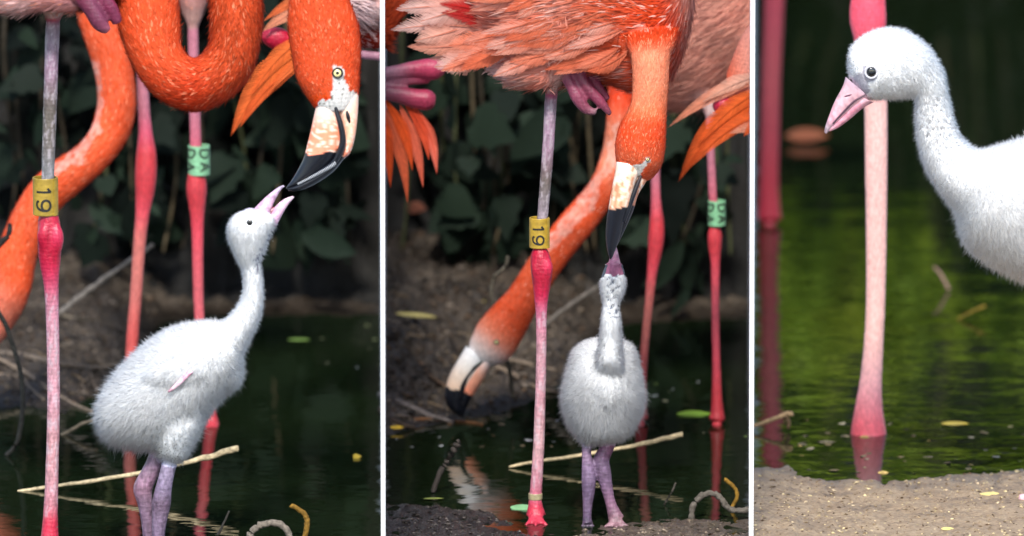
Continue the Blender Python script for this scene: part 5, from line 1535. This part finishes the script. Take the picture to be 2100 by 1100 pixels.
flat_leaf(1388, 852, 76, (122, 158, 44), 'bright lime leaf floating beside the flared red foot', tilt=0.25)
flat_leaf(868, 1026, 44, (120, 130, 60), 'yellow green leaf on the wet mud by the partition', bvh=bvh2, ang=0.1)
flat_leaf(1052, 1046, 50, (120, 168, 120), 'curled pale green leaf on the mud beside the mirrored head', kind='heart', curl=0.5, tilt=0.5, bvh=bvh2)
flat_leaf(800, 880, 30, (206, 168, 40), 'small yellow leaf at the shore by the partition and brown wood', bvh=bvh2, tilt=0.5)
flat_leaf(726, 940, 16, (190, 160, 40), 'tiny yellow leaf floating on the dark pond right of the side-on chick', tilt=0.7, kind='heart')
flat_leaf(590, 700, 50, (120, 150, 70), 'thin green leaf floating behind the neck of the side-on chick', tilt=0.1)
flat_leaf(1612, 296, 104, (128, 66, 30), 'large orange brown leaf cupped on the water in front of the chick bill', tilt=0.62, ang=0.08, kind='lance', curl=0.45, lift=0.012)
flat_leaf(2014, 1016, 40, (206, 188, 120), 'crumpled cream leaf on the pale mud below the chick', bvh=bvh3, kind='heart', curl=0.6, tilt=0.4)
flat_leaf(1930, 872, 60, (170, 150, 60), 'yellow streaked leaf floating right of the flared pink foot', tilt=0.15)
flat_leaf(1930, 1088, 26, (226, 206, 120), 'small pale yellow leaf on the pale mud at the bottom', bvh=bvh3, tilt=0.4)


# ------------------------------------------------------------------ litter nobody could count: clods, grit, floating scraps
def litter(name, bvh, box, n, size, cols, flat=0.6, seed=1, on_water=False):
    rr = random.Random(seed)
    V_, F_, C_ = [], [], []
    o8 = np.array([(1, 0, 0), (-1, 0, 0), (0, 1, 0), (0, -1, 0), (0, 0, 1), (0, 0, -1)], float)
    f8 = [(0, 2, 4), (2, 1, 4), (1, 3, 4), (3, 0, 4), (2, 0, 5), (1, 2, 5), (3, 1, 5), (0, 3, 5)]
    for i in range(n):
        px, py = rr.uniform(box[0], box[1]), rr.uniform(box[2], box[3])
        if on_water:
            p = W([[px, py, 0]], gy(py))[0]
        else:
            p = on_bank(px, py, bvh)
            if p[2] < 0.0008:
                continue
        k = S * rr.uniform(*size) * rr.choice([0.5, 0.7, 1, 1])
        q = o8 * [k * rr.uniform(0.6, 1.6), k * rr.uniform(0.6, 1.6), k * flat * rr.uniform(0.5, 1.2)]
        q += np.array([[rr.uniform(-.3, .3) * k for _ in range(3)] for _ in range(6)])
        a = rr.uniform(0, 6.3)
        R = np.array([[math.cos(a), -math.sin(a), 0], [math.sin(a), math.cos(a), 0], [0, 0, 1]])
        V_.append(q @ R.T + p + [0, 0, k * flat * 0.2])
        F_ += [tuple(x + 6 * (len(V_) - 1) for x in t) for t in f8]
        c = lin(rr.choice(cols)) * rr.uniform(0.6, 1.3)
        C_ += [[*c, 0.8]] * 6
    o = link(name, mesh_np(name, np.vstack(V_), F_, 'wood', np.array(C_), smooth=False))
    tag(o, kind='stuff')
    return o
SOIL = [(64, 56, 48), (46, 42, 37), (88, 78, 66), (76, 60, 46), (104, 94, 84)]
litter('soil_clods', bvh1, (-20, 330, 560, 850), 1200, (2, 8), SOIL, seed=3)
litter('soil_clods', bvh2, (792, 1200, 470, 880), 2600, (2, 9), SOIL, seed=4)
litter('wet_grit', bvh2, (792, 1160, 1030, 1102), 700, (2, 5), [(40, 36, 34), (60, 54, 50), (90, 84, 80)], seed=5)
litter('pale_grit', bvh2, (1150, 1536, 1062, 1102), 500, (1.5, 5), [(110, 98, 84), (140, 126, 110), (80, 70, 58)], seed=6)
litter('pale_grit', bvh3, (1548, 2110, 955, 1102), 1500, (1.2, 4.5), [(150, 130, 102), (186, 166, 134), (112, 94, 70), (206, 186, 140), (84, 66, 48)], seed=7)
litter('floating_scraps', None, (1640, 2100, 862, 975), 60, (3, 14), [(150, 140, 116), (120, 110, 84), (176, 150, 90), (96, 84, 60)], flat=0.08, seed=8, on_water=True)
litter('floating_scraps', None, (300, 780, 660, 760), 16, (2, 9), [(150, 146, 120), (90, 96, 66), (200, 204, 206)], flat=0.1, seed=9, on_water=True)
litter('floating_scraps', None, (800, 1150, 850, 920), 40, (2, 9), [(110, 96, 76), (90, 66, 44), (150, 130, 104), (170, 170, 170)], flat=0.15, seed=10, on_water=True)
litter('floating_scraps', None, (1180, 1536, 700, 900), 14, (2, 8), [(150, 146, 120), (100, 120, 66), (200, 204, 206)], flat=0.1, seed=11, on_water=True)
